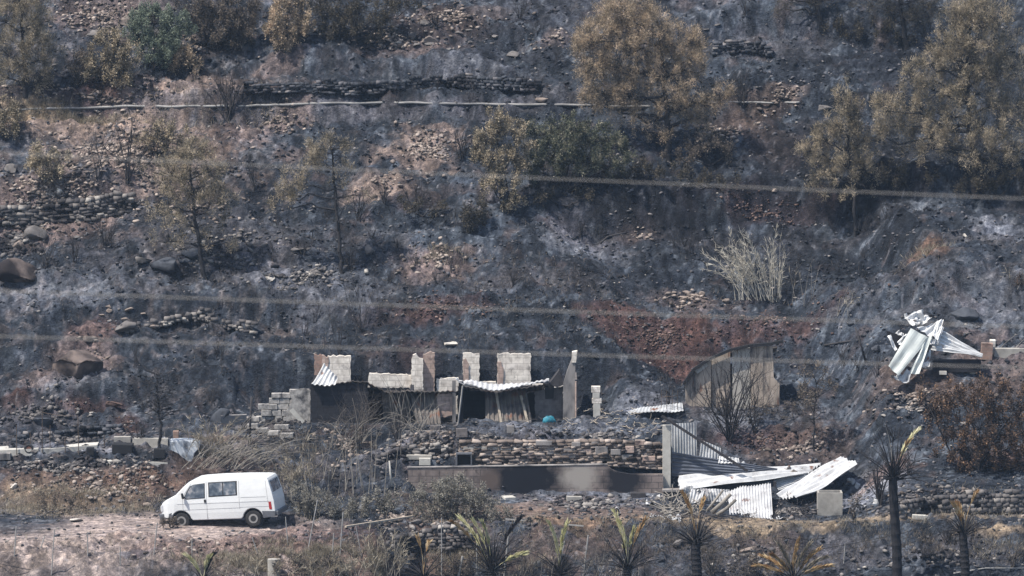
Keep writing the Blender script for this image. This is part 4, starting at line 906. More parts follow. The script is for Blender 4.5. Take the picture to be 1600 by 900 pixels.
for nm, base, lobes in [('dark scrub in the shade under the big tan pine', (1000, 285), [(985, 262, 34, 14, .8), (1025, 268, 34, 13, .7), (955, 275, 26, 12, .6)]),
    ('dark scrub right of the big tan pine trunk', (1095, 300), [(1075, 275, 34, 14, .6), (1120, 282, 34, 12, .5)]),
    ('dark scrub between the small pine and the huge one', (1420, 300), [(1400, 270, 34, 18, .7), (1440, 275, 34, 16, .7)]),
    ('dark scrub at the foot of the huge right pine', (1550, 320), [(1530, 290, 40, 18, .7), (1580, 285, 34, 20, .7)]),
    ('dark scrub behind the top right smoked pine', (1340, 70), [(1330, 40, 44, 18, .6), (1375, 50, 30, 16, .5)]),
    ('dark low scrub left of the small olive bush', (660, 340), [(640, 318, 30, 14, .35), (680, 322, 26, 12, .3)]),
    ('dark low scrub below the dark green thicket', (880, 325), [(850, 305, 30, 12, .5), (905, 308, 34, 12, .5)]),
    ('grey brown scrub at the bottom left of centre', (470, 905), [(450, 885, 34, 12, .6), (500, 882, 30, 13, .6)]),
    ('grey brown scrub between the two left foreground palms', (700, 905), [(690, 888, 30, 12, .6), (725, 885, 22, 12, .5)]),
    ('brown scrub left of the low shaggy palm', (1180, 905), [(1165, 885, 30, 12, .5), (1195, 888, 22, 10, .5)]),
    ('brown scrub behind the left rocks of the track', (90, 805), [(70, 792, 26, 9, .5), (110, 795, 26, 8, .5)])]:
    B(nm, base, lobes, 'pine_dark' if base[1] < 400 else 'gbrown')
leafy_tree('burnt_tree', 'slender burnt tree with bare twigs on the left above the concrete slab', 'tree', (250, 706), [(251, 672), (248, 640), (246, 612), (245, 585)], [], 'gbrown', tr=.075, bare=70)
# small black stubs and stems that dot the slope
stub = 0
for cx, cy, rx, ry, n, where in [(200, 600, 180, 40, 10, 'above the left concrete slab'), (600, 400, 200, 80, 18, 'on the middle slope under the two tipped pine'), (1000, 420, 200, 50, 12, 'between the ash patch and the red bank'), (650, 150, 200, 15, 12, 'along the upper pipe'), (1400, 400, 180, 60, 10, 'on the black slope above the crumpled metal'), (900, 120, 100, 60, 6, 'around the crown of the big tan pine'), (700, 880, 200, 15, 10, 'in the foreground between the palms'), (1300, 880, 200, 15, 8, 'on the foreground bank beside the tall palm'), (400, 500, 120, 40, 8, 'right of the broken drystone wall'), (330, 560, 80, 30, 5, 'above the slender burnt tree'), (1350, 560, 60, 30, 5, 'right of the arched shelter')]:
    for i in range(n):
        bare_shrub('small black burnt shrub stub ' + where, (cx + rng.uniform(-rx, rx), cy + rng.uniform(-ry, ry)), rng.uniform(16, 46), rng.uniform(16, 46), rng.integers(3, 8), group='small burnt shrub stubs ' + where, name='burnt_shrub', r=.013, lev=int(rng.integers(1, 3)), kids=3)

# ------------------------------------------------------------------ materials of the built things
M['plaster'] = block_mat('white_plastered_block', (0.80, 0.75, 0.68), (0.68, 0.63, 0.58), (0.50, 0.46, 0.42), .48, .24, soot=.34, seed=3, soot_scale=2.0)
M['brick'] = block_mat('red_hollow_brick', (0.36, 0.245, 0.20), (0.29, 0.20, 0.17), (0.30, 0.24, 0.21), .32, .17, soot=.4, seed=5, soot_scale=1.6)
M['oldblock'] = plain_mat('sooty_whitish_block', (0.36, 0.34, 0.32), .9, var=.5, scale=6, soot=.5, soot_scale=2.2, seed=61, bump=.5)
M['pinkbrick'] = block_mat('dusty_pink_brick', (0.50, 0.38, 0.33), (0.40, 0.30, 0.26), (0.3, 0.25, 0.22), .32, .2, soot=.3, seed=9, soot_scale=1.6)
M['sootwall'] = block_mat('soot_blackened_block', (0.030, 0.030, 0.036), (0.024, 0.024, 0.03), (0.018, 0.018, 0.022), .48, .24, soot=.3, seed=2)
M['greywall'] = block_mat('smoked_grey_render', (0.16, 0.145, 0.145), (0.14, 0.13, 0.13), (0.13, 0.12, 0.12), .48, .24, soot=.45, seed=8, soot_scale=1.2)
M['conc'] = plain_mat('grey_concrete', (0.34, 0.32, 0.29), .9, var=.3, scale=3, soot=.3, seed=4)
M['conc_pale'] = plain_mat('pale_concrete', (0.46, 0.44, 0.40), .9, var=.25, scale=3, soot=.12, seed=14)
M['conc_pipe'] = plain_mat('ash_dusted_pipe', (0.30, 0.29, 0.28), .8, var=.45, scale=1.2, soot=.5, soot_scale=.35, sootcol=(.09, .09, .1), seed=19)
M['conc_smoke'] = plain_mat('smoked_concrete', (0.27, 0.25, 0.24), .9, var=.35, scale=2.2, soot=.5, soot_scale=1.1, seed=6, stretch=(1.5, 1, .6))
M['white_sheet'] = plain_mat('burnt_white_zinc', (0.53, 0.53, 0.53), .55, var=.25, scale=2.2, soot=.25, soot_scale=1.7, sootcol=(.24, .23, .23), seed=1, bump=.05, rust=.12)
M['pale_zinc'] = plain_mat('dull_pale_zinc', (0.46, 0.46, 0.465), .6, var=.3, scale=2.0, soot=.3, soot_scale=1.5, sootcol=(.2, .19, .2), seed=51, bump=.05, rust=.12)
M['grey_sheet'] = plain_mat('galvanised_sheet', (0.42, 0.43, 0.44), .5, var=.3, scale=1.8, soot=.35, soot_scale=1.2, sootcol=(.13, .13, .15), seed=11, bump=.05, rust=.15)
M['dark_sheet'] = plain_mat('scorched_dark_sheet', (0.085, 0.095, 0.12), .45, var=.4, scale=1.5, soot=.4, soot_scale=.9, sootcol=(.04, .045, .06), seed=12, bump=.05)
M['brown_sheet'] = plain_mat('smoked_brown_sheet', (0.16, 0.14, 0.125), .6, var=.4, scale=1.5, soot=.5, soot_scale=1.3, sootcol=(.035, .032, .035), seed=13, bump=.05, rust=.3)
M['shiny'] = plain_mat('bare_crumpled_zinc', (0.68, 0.68, 0.68), .45, metal=.08, var=.3, scale=1.6, soot=.25, soot_scale=1.6, sootcol=(.25, .24, .25), seed=21, bump=.05, rust=.12)
M['greenish'] = plain_mat('dull_green_grey_panel', (0.50, 0.53, 0.51), .5, metal=.05, var=.2, scale=1.4, soot=.2, sootcol=(.2, .2, .2), seed=22, bump=.03)
M['wood_pale'] = plain_mat('bleached_wood', (0.42, 0.36, 0.29), .85, var=.35, scale=5, seed=2)
M['wood_burnt'] = plain_mat('charred_beam', (0.045, 0.042, 0.045), .9, var=.4, scale=5, bump=.4)
M['tanpanel'] = plain_mat('weathered_tan_panel', (0.42, 0.35, 0.29), .85, var=.4, scale=2.5, soot=.42, soot_scale=1.3, seed=31, stretch=(2.5, 1, .5), rust=.25)
M['palepanel'] = plain_mat('pale_weathered_panel', (0.46, 0.43, 0.39), .85, var=.25, scale=2.5, soot=.3, soot_scale=1.3, seed=33, stretch=(2.5, 1, .5), rust=.12)
M['black'] = plain_mat('black_plastic', (0.018, 0.018, 0.02), .6, var=.2, bump=0)
M['rubber'] = plain_mat('dusty_rubber', (0.028, 0.027, 0.027), .85, var=.3, bump=0)
M['teal'] = plain_mat('teal_tarp', (0.02, 0.16, 0.22), .5, var=.4, scale=8)
M['steel'] = plain_mat('rusty_steel', (0.10, 0.075, 0.06), .7, var=.4, bump=0)
M['post_grey'] = plain_mat('grey_steel_post', (0.30, 0.29, 0.28), .6, var=.3, bump=0)
M['paint'] = plain_mat('dusty_white_van_paint', (0.70, 0.71, 0.71), .35, var=.08, scale=1.5, bump=0, spec=.5, soot=.14, sootcol=(.55, .50, .45), soot_scale=1.2)
M['sill_dirt'] = plain_mat('grimy_grey_trim', (0.11, 0.115, 0.13), .55, var=.25, bump=0)
M['gap'] = plain_mat('dark_body_gap', (0.33, 0.33, 0.335), .7, var=.1, bump=0)
M['rim'] = plain_mat('grey_steel_wheel', (0.32, 0.31, 0.30), .5, metal=.3, var=.2, bump=0)
M['redlens'] = plain_mat('red_lamp_lens', (0.35, 0.03, 0.03), .3, var=.1, bump=0, spec=.5)
M['amber'] = plain_mat('amber_lamp_lens', (0.55, 0.22, 0.05), .3, var=.1, bump=0, spec=.5)
M['clearlens'] = plain_mat('headlight_glass', (0.55, 0.56, 0.58), .15, var=.1, bump=0, spec=.8)
m_, ns_, lk_, b_ = new_mat('van_window_glass')
g_ = ns_.new('ShaderNodeNewGeometry'); nz_ = ns_.new('ShaderNodeTexNoise'); nz_.inputs['Scale'].default_value = 3.5; lk_.new(g_.outputs['Position'], nz_.inputs['Vector'])
r_ = ramp(ns_, [(.38, (0.05, 0.065, 0.09)), (.52, (0.12, 0.14, 0.17)), (.66, (0.33, 0.32, 0.33))]); lk_.new(nz_.outputs[0], r_.inputs[0]); lk_.new(r_.outputs[0], b_.inputs['Base Color'])
b_.inputs['Roughness'].default_value = .08; b_.inputs['Specular IOR Level'].default_value = .8; M['glass'] = m_
M['wire'] = plain_mat('old_aluminium_cable', (0.30, 0.28, 0.26), .6, var=.1, bump=0)
M['rusted_red'] = plain_mat('rust_red_metal', (0.16, 0.075, 0.055), .8, var=.4, scale=6)

def gz(px, py): return at(px, py)
def Y_at(px, py): return float(at(px, py)[1])

# ------------------------------------------------------------------ pipe along the upper terrace
def along(pxs, pys, dz, step=14):
    out = []
    for x in np.arange(pxs[0], pxs[-1] + 1, step):
        y = float(np.interp(x, pxs, pys)); q = at(x, y); out.append(q + np.array([0, 0, dz]))
    out = np.array(out)
    k = np.ones(5) / 5
    for c_ in range(3):
        pad_ = np.concatenate([[out[0, c_]] * 2, out[:, c_], [out[-1, c_]] * 2]); out[:, c_] = np.convolve(pad_, k, 'valid')
    return out
pp = along([-60, 150, 400, 560, 800, 1080], [176, 172, 169, 164, 167, 171], .03)
mb = MB(); mb.tube(pp, .055, 10); o = mb.build('water_pipe', 'conc_pipe', origin=pp[len(pp) // 2], smooth_=True); tag(o, 'long pale grey pipe lying along the upper terrace from the left edge', 'pipe')
pp = along([1090, 1180, 1270], [166, 164, 163], .03)
mb = MB(); mb.tube(pp, .045, 10); o = mb.build('water_pipe', 'conc_pipe', origin=pp[len(pp) // 2], smooth_=True); tag(o, 'thinner pale pipe on the upper terrace right of the big tan pine', 'pipe')

# ------------------------------------------------------------------ the burnt house
h0 = P(690, 662, YH); house = empty('burnt_house', (h0[0], YH, ZH), 'roofless burnt out house of white block with sagging scalloped roof edge', 'house')
YB = YH + 3.1
def wallpiece(name, mat, pts, Y, th, parent=house, label=None, jag=0.0):
    r_ = np.random.default_rng(int(abs(pts[0][0] * 7 + pts[1][1] * 3))); fine = []
    for (x0, y0), (x1, y1) in zip(pts, pts[1:] + pts[:1]):      # break up the edges
        k_ = max(1, int(math.hypot(x1 - x0, y1 - y0) / 3.5))
        fine += [(x0 + (x1 - x0) * i / k_ + (r_.normal(0, .55) if i else 0), y0 + (y1 - y0) * i / k_ + (r_.normal(0, .55) if i else 0)) for i in range(k_)]
    q = [P(x, y, Y) for x, y in fine]; mb = MB(); mb.prism([(p[0], p[2]) for p in q], Y, Y + th)
    o = mb.build(name, mat, parent=parent)
    if label: o['label'] = label
    return o
def jagged(x0, x1, ytop, ybot, n=8, a=2.5, sd=0):
    r_ = np.random.default_rng(sd); xs = np.linspace(x0, x1, n)
    return [(x0, ybot)] + [(x, ytop + r_.uniform(-a, a)) for x in xs] + [(x1, ybot)]
# rear wall and its ragged stumps
wallpiece('rear_wall', 'plaster', [(500, 662), (500, 606), (530, 605), (574, 607), (577, 583), (600, 584), (643, 586), (643, 612), (682, 612), (682, 592), (716, 590), (722, 598), (775, 596), (777, 608), (830, 606), (832, 600), (880, 602), (880, 662)], YB, .2)
wallpiece('wall_stump', 'plaster', jagged(512, 548, 556, 606, 9, 1.6, 1), YB - .02, .22)
wallpiece('wall_stump', 'brick', jagged(491, 503, 555, 606, 5, 2, 2), YB + .05, .2, label='red brick corner stump at the left end of the rear wall')
wallpiece('wall_stump', 'pinkbrick', jagged(503, 513, 557, 600, 4, 3, 3), YB - .05, .2)
wallpiece('wall_stump', 'plaster', [(643, 612), (643, 562), (645, 555), (650, 553), (655, 560), (661, 561), (661, 612)], YB - .35, .3)
wallpiece('wall_stump', 'pinkbrick', jagged(661, 679, 552, 612, 7, 3, 5), YB - .1, .25, label='red brick stump beside the tallest white one')
wallpiece('wall_stump', 'plaster', jagged(723, 749, 552, 602, 7, 1.6, 6), YB - .02, .22)
wallpiece('wall_stump', 'pinkbrick', [(724, 600), (723, 562), (728, 560), (733, 570), (732, 598)], YB - .06, .1)
wallpiece('wall_stump', 'plaster', [(777, 603), (777, 553), (790, 552), (829, 553), (829, 603)], YB - .02, .22, label='widest and whitest wall stump')
wallpiece('wall_stump', 'pinkbrick', [(778, 602), (777, 566), (783, 565), (787, 580), (786, 602)], YB - .06, .08)
# front: blackened left room wall, openings, posts
wallpiece('front_wall', 'sootwall', [(486, 682), (486, 598), (512, 602), (552, 598), (574, 600), (576, 682)], YH, .2, label='soot black front wall of the left room')
wallpiece('front_wall', 'greywall', [(836, 664), (836, 612), (880, 604), (880, 664)], YH + .55, .2, label='smoked grey inner wall right of the doorway')
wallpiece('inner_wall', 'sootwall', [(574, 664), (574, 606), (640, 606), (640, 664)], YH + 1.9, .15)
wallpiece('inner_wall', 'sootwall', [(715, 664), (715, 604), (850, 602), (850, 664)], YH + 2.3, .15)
wallpiece('inner_wall', 'pinkbrick', [(684, 654), (683, 616), (709, 614), (709, 648)], YH + .12, .12, label='slumped pinkish brick panel between the two openings')
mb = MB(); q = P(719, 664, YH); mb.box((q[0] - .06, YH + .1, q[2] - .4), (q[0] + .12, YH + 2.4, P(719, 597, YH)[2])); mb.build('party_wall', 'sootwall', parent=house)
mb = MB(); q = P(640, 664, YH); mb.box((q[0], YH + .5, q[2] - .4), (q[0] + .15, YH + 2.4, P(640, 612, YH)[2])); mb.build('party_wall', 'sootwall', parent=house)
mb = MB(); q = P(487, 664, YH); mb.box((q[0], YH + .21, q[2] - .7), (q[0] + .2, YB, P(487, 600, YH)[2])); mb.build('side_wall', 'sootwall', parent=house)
# right end wall with its raked top
q0, q1 = P(880, 662, YH), P(899, 662, YH)
mb = MB(); mb.prism([(P(x, y, YH)[0], P(x, y, YH)[2]) for x, y in [(880, 662), (880, 600), (886, 580), (893, 562), (895, 550), (901, 549), (899, 566), (898, 662)]], YH - .05, YH + .25)
o = mb.build('end_wall', 'conc_smoke', parent=house); o['label'] = 'tall raked end wall, grey with soot'
mb = MB(); mb.prism([(P(x, y, YH)[0], P(x, y, YH)[2]) for x, y in [(893, 566), (894, 550), (902, 548), (900, 566)]], YH - .09, YH + .29); mb.build('wall_cap', 'plaster', parent=house)
mb = MB(); a_, b2 = P(894, 662, YH + .25), P(897, 575, YH + .25); mb.box((a_[0], YH + .26, a_[2] - .3), (a_[0] + .2, YB, P(894, 595, YH)[2])); mb.build('side_wall', 'greywall', parent=house)
mb = MB(); mb.tube([P(900, 664, YH - .12), P(900, 596, YH - .12)], .04, 6); mb.build('post', 'pinkbrick', parent=house)
mb = MB(); q = P(710, 668, YH - .05); mb.box((q[0] - .09, YH - .1, q[2]), (q[0] + .06, YH + .05, P(710, 594, YH)[2])); mb.build('post', 'conc_smoke', parent=house)
mb = MB(); mb.bar(P(714, 678, YH - .3), P(723, 603, YH - .12), .05); mb.build('leaning_stick', 'post_grey', parent=house)
mb = MB(); mb.prism([(P(x, y, YH)[0], P(x, y, YH)[2]) for x, y in [(852, 626), (851, 604), (862, 600), (866, 606), (865, 625)]], YH + .50, YH + .56); mb.build('opening_shade_plate', 'black', parent=house)  # black plate stands in for the dark inside a hole; none is cut
# sagging roof edges: corrugated, scalloped front rim held on a bent purlin
def sagroof(pts, depth, mat, name='roof_sheet', rise=.25, label=None):
    top = np.array([P(x, y, YH - .12) for x, y in pts]); L = np.concatenate([[0], np.cumsum(np.linalg.norm(np.diff(top, axis=0), axis=1))])
    n = int(L[-1] / .035); t = np.linspace(0, L[-1], n); ph = t / .21 * 2 * np.pi
    X = np.interp(t, L, top[:, 0]); Z = np.interp(t, L, top[:, 2]) + .02 * np.sin(ph) + .012 * np.sin(ph * .37 + 1)
    rows = []; nd_ = 9
    for j in range(nd_ + 1):
        v = j / nd_; rows.append(np.stack([X, np.full(n, YH - .12) + v * depth, Z + rise * v + .05 * np.sin(X * 1.7 + v * 3)], -1))
    Pt = np.stack(rows, 1).reshape(-1, 3); q = lambda i, j: i * (nd_ + 1) + j; N = len(Pt)
    Fs = [(q(i, j), q(i + 1, j), q(i + 1, j + 1), q(i, j + 1)) for i in range(n - 1) for j in range(nd_)]
    Fs += [tuple(N + k for k in f[::-1]) for f in Fs]
    ed = [q(i, 0) for i in range(n)] + [q(n - 1, j) for j in range(1, nd_ + 1)] + [q(i, nd_) for i in range(n - 2, -1, -1)] + [q(0, j) for j in range(nd_ - 1, 0, -1)]
    Fs += [(ed[(k + 1) % len(ed)], ed[k], ed[k] + N, ed[(k + 1) % len(ed)] + N) for k in range(len(ed))]
    mb = MB(); mb.add(np.concatenate([Pt, Pt - [0, 0, .03]]), Fs); o = mb.build(name, mat, parent=house)
    if label: o['label'] = label
sagroof([(486, 597), (500, 601), (512, 603), (530, 599), (550, 597), (572, 597), (590, 605), (605, 611), (640, 609), (680, 613), (716, 612)], 2.3, 'brown_sheet', rise=-.36)  # rear part drops out of view, shaped to keep the rooms in shade
sagroof([(712, 594), (720, 599), (740, 600), (755, 605), (775, 608), (800, 605), (825, 602), (845, 598), (858, 595)], .5, 'pale_zinc', rise=.09, label='white corrugated roof edge over the right opening')
sagroof([(722, 603), (740, 604), (775, 611), (800, 608), (825, 606), (856, 600)], 2.4, 'brown_sheet', rise=-.4)  # hidden ceiling sheet, added to shade the interior behind the pale edge
mb = MB(); mb.sheet(P(486, 601, YH - .25), P(524, 601, YH - .3), P(528, 590, YH + .6), P(506, 569, YH + .9), 5, amp=.035, warp=.03, nv=6); o = mb.build('roof_sheet', 'white_sheet', parent=house); o['label'] = 'bright white corrugated flap bent up at the left corner'
mb = MB(); mb.prism([(P(x, y, YH)[0], P(x, y, YH)[2]) for x, y in [(858, 600), (866, 590), (874, 579), (878, 590), (880, 602), (870, 606)]], YH + .1, YH + .9); mb.build('charred_rafter', 'wood_burnt', parent=house)
# collapsed sheets hanging inside the openings
mb = MB(); mb.sheet(P(640, 614, YH + .5), P(684, 614, YH + .5), P(690, 669, YH - .35), P(652, 669, YH - .35), 7, amp=.035, warp=.05, nv=8); mb.build('hanging_sheet', 'brown_sheet', parent=house)
mb = MB(); mb.sheet(P(596, 610, YH + .6), P(643, 612, YH + .7), P(648, 660, YH + .9), P(600, 662, YH + .9), 8, amp=.03, warp=.05, nv=8, seed=3); mb.build('hanging_sheet', 'brown_sheet', parent=house)
mb = MB(); mb.sheet(P(758, 611, YH + .7), P(822, 609, YH + .7), P(832, 661, YH + .02), P(758, 661, YH + .02), 10, amp=.04, warp=.05, nv=8, seed=5); o = mb.build('hanging_sheet', 'brown_sheet', parent=house); o['label'] = 'wide corrugated sheet fallen inside the right opening'
for x0, y0, x1, y1 in [(775, 612, 783, 660), (814, 618, 825, 662), (674, 620, 688, 668)]:
    mb = MB(); mb.bar(P(x0, y0, YH + .5), P(x1, y1, YH - .12), .09, .05); mb.build('fallen_batten', 'wood_pale', parent=house)
mb = MB(); mb.box((P(757, 661, YH)[0], YH - .05, ZH - .1), (P(830, 661, YH)[0], YH + .6, ZH + .1)); mb.build('doorstep', 'conc_smoke', parent=house)
# broken block wall left of the house
def blockwork(name, mat, prof, rows_px, Y, th, label):
    """broken masonry: each course keeps its own ragged ends; joints are real gaps"""
    mb = MB(); y = prof[0][1]
    for (x0, x1, yb, yt) in prof:
        x = x0
        while x < x1 - 3:
            w2 = rng.uniform(13, 20); w2 = min(w2, x1 - x)
            a_, b2 = P(x + .08, yb, Y), P(x + w2 - .08, yt + .15, Y); dy = rng.uniform(-.05, .05)
            V = [(a_[0], Y + dy, a_[2]), (b2[0], Y + dy, a_[2]), (b2[0], Y + dy + th, a_[2]), (a_[0], Y + dy + th, a_[2]), (a_[0] + rng.uniform(0, .04), Y + dy, b2[2] - rng.uniform(0, .03)), (b2[0] - rng.uniform(0, .04), Y + dy, b2[2] - rng.uniform(0, .03)), (b2[0], Y + dy + th, b2[2] - .01), (a_[0], Y + dy + th, b2[2] - .01)]
            mb.add(V, [(0, 3, 2, 1), (4, 5, 6, 7), (0, 1, 5, 4), (1, 2, 6, 5), (2, 3, 7, 6), (3, 0, 4, 7)]); x += w2
    return mb.build(name, mat, origin=P(prof[0][0], prof[0][2], Y), bevel=.015)
ruin = blockwork('broken_wall', 'oldblock', [(404, 485, 682, 670), (402, 484, 670, 660), (400, 485, 660, 650), (408, 470, 650, 640), (403, 484, 640, 631), (420, 485, 631, 622), (424, 484, 622, 614), (452, 485, 614, 608)], None, YH + .25, .25, '')
ruin_ = wallpiece('broken_render', 'oldblock', [(446, 684), (448, 640), (456, 628), (453, 612), (470, 607), (485, 609), (485, 684)], YH + .19, .05, parent=ruin)
tag(ruin, 'broken whitish block wall stepping down left of the burnt house', 'wall')
for bx, by in [(395, 662), (410, 668), (428, 672), (440, 664), (398, 650), (448, 676)]:
    q = P(bx, by, YH - .1 - rng.uniform(0, .3)); mb = MB(); w2 = rng.uniform(.18, .3)
    a = rng.uniform(-.5, .5); mb.bar(q - np.array([w2 * math.cos(a), 0, w2 * math.sin(a) * .3]), q + np.array([w2 * math.cos(a), .1, w2 * math.sin(a) * .3]), .22, .18)
    q = at(bx, by + 8); mb2 = MB(); mb2.bar(q + np.array([-w2, 0, .08]), q + np.array([w2, a * .3, .10]), .24, .2)
    tag(mb2.build('fallen_block', 'oldblock', origin=q, bevel=.02), 'whitish block fallen at the foot of the broken wall left of the house', 'block', 'fallen blocks by the broken wall')
mb = MB(); mb.bar(P(455, 640, YH - .1), P(484, 672, YH - .1), .18, .05, up=(0, -1, 0)); tag(mb.build('leaning_plank', 'conc_pale', origin=P(470, 656, YH - .1)), 'pale plank leaning against the broken wall left of the house', 'plank')
# teal bundle, blocks and beams on the terrace
q = P(858, 661, YH - .35); v = IV.copy(); v = np.concatenate([v]); mb = MB()
bm_pts = []
for i in range(7):
    zz = i / 6; rr = .26 * math.sin(math.pi * (.15 + .8 * zz)) ** .6
    bm_pts.append([(q[0] + rr * (1 + .18 * math.sin(5 * t + i)) * math.cos(t), q[1] + rr * .8 * math.sin(t), ZH + .32 * zz + .03 * math.sin(3 * t)) for t in np.linspace(0, 2 * math.pi, 14, endpoint=False)])
V = [p for r_0 in bm_pts for p in r_0]; Fs = [(i * 14 + k, i * 14 + (k + 1) % 14, (i + 1) * 14 + (k + 1) % 14, (i + 1) * 14 + k) for i in range(6) for k in range(14)] + [tuple(range(14))[::-1], tuple(84 + k for k in range(14))]
mb.add(V, Fs); tag(mb.build('plastic_bundle', 'teal', origin=(q[0], q[1], ZH)), 'crumpled bright teal plastic bundle at the foot of the inner wall', 'bundle')

def block(name, px, py, wpx, hpx, dep, mat, label, cat, group=None, rot=0, bevel=.015, Y=None):
    q = at(px, py) if Y is None else P(px, py, Y); s = ppm(q[1]); w2, h2 = wpx / s, hpx / s
    mb = MB(); mb.box((-w2 / 2, -dep / 2, -.06), (w2 / 2, dep / 2, h2)); o = mb.build(name, mat, bevel=bevel); o.location = q; o.rotation_euler = (rng.normal(0, .04), rng.normal(0, .03), rot); WORLD[o.name] = q
    return tag(o, label, cat, group)
block('concrete_block', 722, 683, 18, 12, .3, 'greywall', 'dark block standing under the leaning stick at the house', 'block')
block('concrete_block', 798, 676, 12, 9, .3, 'conc_smoke', 'small dark block on the terrace before the wide opening', 'block')
block('concrete_block', 680, 672, 16, 7, .3, 'greywall', 'low dark block at the foot of the slumped brick panel', 'block')
block('concrete_block', 750, 698, 20, 8, .35, 'conc_pale', 'pale block on top of the upper stone wall', 'block')
block('concrete_block', 795, 697, 18, 5, .3, 'conc_pale', 'flat pale block right of the pale one on the stone wall', 'block')
block('concrete_block', 664, 728, 18, 9, .3, 'conc_pale', 'light block on the left end of the retaining wall', 'block')
block('concrete_beam', 655, 716, 40, 5, .2, 'conc', 'long thin grey slab lying left of the black crate', 'slab')
block('fallen_post_beam', 662, 678, 60, 5, .2, 'conc_smoke', 'dark lintel lying at the foot of the fallen sheets', 'lintel')
# pillar of stacked block right of the house
q = P(932, 657, YH + .1); pil = empty('block_pillar', (q[0], YH + .1, float(at(932, 657)[2])), 'leaning stack of pale blocks standing alone right of the house', 'pillar')
for i, (x0, x1, y0, y1) in enumerate([(927, 938, 630, 657), (925, 940, 622, 630), (926, 937, 613, 622), (924, 938, 603, 613)]):
    a_, b2 = P(x0, y1, YH + .1), P(x1, y0, YH + .1); mb = MB(); mb.box((a_[0], YH, a_[2] - (.4 if i == 0 else 0)), (b2[0], YH + .26, b2[2] - .01)); mb.build('block', 'conc_pale' if i % 2 == 0 else 'plaster', parent=pil, bevel=.01)

# ------------------------------------------------------------------ retaining walls below the house
YR = Y_at(800, 771)
zb = float(P(800, 790, YR)[2])
sx0, sz0 = P(800, 750, YR)[0], P(800, 750, YR)[2]
M['retain'] = block_mat('retaining_wall_block', (0.25, 0.205, 0.19), (0.19, 0.16, 0.15), (0.09, 0.08, 0.08), .55, .25, soot=.25, soot_scale=2.6, seed=7,
    stains=[(P(820, 748, YR)[0], sz0, 1.75, 1.0, (0.012, 0.013, 0.018)), (P(905, 740, YR)[0], sz0 + .1, .75, .55, (0.33, 0.30, 0.27)), (P(975, 745, YR)[0], sz0, .95, .7, (0.02, 0.02, 0.025)), (P(765, 748, YR)[0], sz0, .45, .45, (0.11, 0.085, 0.075))])
rw = [P(x, y, YR) for x, y in [(637, 792), (638, 731), (700, 730), (780, 728), (860, 727), (948, 726), (956, 734), (968, 738), (985, 741), (1000, 741), (1036, 741), (1037, 792)]]
mb = MB(); mb.prism([(p[0], p[2]) for p in rw], YR - .02, YR + .22); rwall = mb.build('retaining_wall', 'retain', origin=rw[0]); tag(rwall, 'long low block retaining wall with black soot and a pale scorched patch', 'wall')
mb = MB(); a_, b2 = P(636, 731, YR), P(949, 726, YR); mb.bar(a_ + np.array([0, .1, .01]), b2 + np.array([0, .1, .01]), .28, .03, up=(0, 0, 1)); mb.build('coping', 'conc_smoke', parent=rwall)
Y2 = YR + .75
drystone([(722, 727), (800, 727), (870, 727), (950, 726), (1040, 732)], 1.0, 'st_tan', 'upper coursed stone wall of thin brown slabs below the house', yset=Y2, lmin=.18, lmax=.42, ch=.095, batter=.05, missing=.02, ragged=.05, name='stone_wall')
for i in range(13):
    x = 728 + i * 7.5 + rng.uniform(-1, 1)
    pass
cp = MB()
for i in range(6):
    a_, b2 = P(724 + i * 19, 700, Y2 + .08), P(742 + i * 19, 700, Y2 + .08); cp.box((a_[0], Y2 - .14, a_[2] - .06 + rng.uniform(-.01, .02)), (b2[0], Y2 + .3, a_[2] + .08))
tag(cp.build('coping_row', 'conc', origin=P(780, 700, Y2), bevel=.02), 'row of grey coping slabs on the stone wall under the house', 'coping')
bk = 0
for (x, y, w_, h_) in [(836, 712, 24, 9), (862, 703, 14, 16), (888, 708, 22, 16), (914, 709, 20, 16), (940, 704, 20, 14), (962, 706, 16, 10), (984, 702, 14, 12), (1006, 706, 18, 9), (850, 692, 26, 8), (1000, 692, 16, 8), (948, 716, 22, 10), (980, 714, 18, 9), (1014, 716, 20, 9), (900, 694, 14, 8), (930, 693, 12, 7)]:
    q = P(x, y, Y2 - .05); mb = MB(); s = ppm(Y2); mb.box((q[0] - w_ / s / 2, Y2 - .16 + rng.uniform(-.04, .04), q[2] - h_ / s * .45), (q[0] + w_ / s / 2, Y2 + .24, q[2] + h_ / s * .5))
    tag(mb.build('wall_block', 'conc_smoke' if bk % 3 else 'pinkbrick', origin=(q[0], Y2, q[2]), bevel=.025), 'squared block set along the right half of the upper stone wall', 'block', 'squared blocks of the upper stone wall'); bk += 1
# black crate
q = P(725, 728, YR + .35); s = ppm(YR); cr = empty('crate', q, 'black open plastic crate standing on the end of the retaining wall', 'crate')
w2, h2 = 25 / s, 21 / s; mb = MB(); t_ = .05
mb.box((q[0] - w2 / 2, YR + .12, q[2]), (q[0] + w2 / 2, YR + .5, q[2] + t_)); mb.box((q[0] - w2 / 2, YR + .12, q[2] + h2 - t_), (q[0] + w2 / 2, YR + .5, q[2] + h2))
mb.box((q[0] - w2 / 2, YR + .12, q[2] + t_ + .001), (q[0] - w2 / 2 + t_, YR + .5, q[2] + h2 - t_ - .001)); mb.box((q[0] + w2 / 2 - t_, YR + .12, q[2] + t_ + .001), (q[0] + w2 / 2, YR + .5, q[2] + h2 - t_ - .001))
mb.build('frame', 'sill_dirt', parent=cr)
mb = MB(); mb.box((q[0] - w2 / 2 + t_, YR + .42, q[2] + t_), (q[0] + w2 / 2 - t_, YR + .47, q[2] + h2 - t_))
for i in range(4):
    x = q[0] - w2 / 2 + t_ + (w2 - 2 * t_) * (i + .5) / 4; mb.box((x - .012, YR + .36, q[2] + t_), (x + .012, YR + .42, q[2] + h2 - t_))
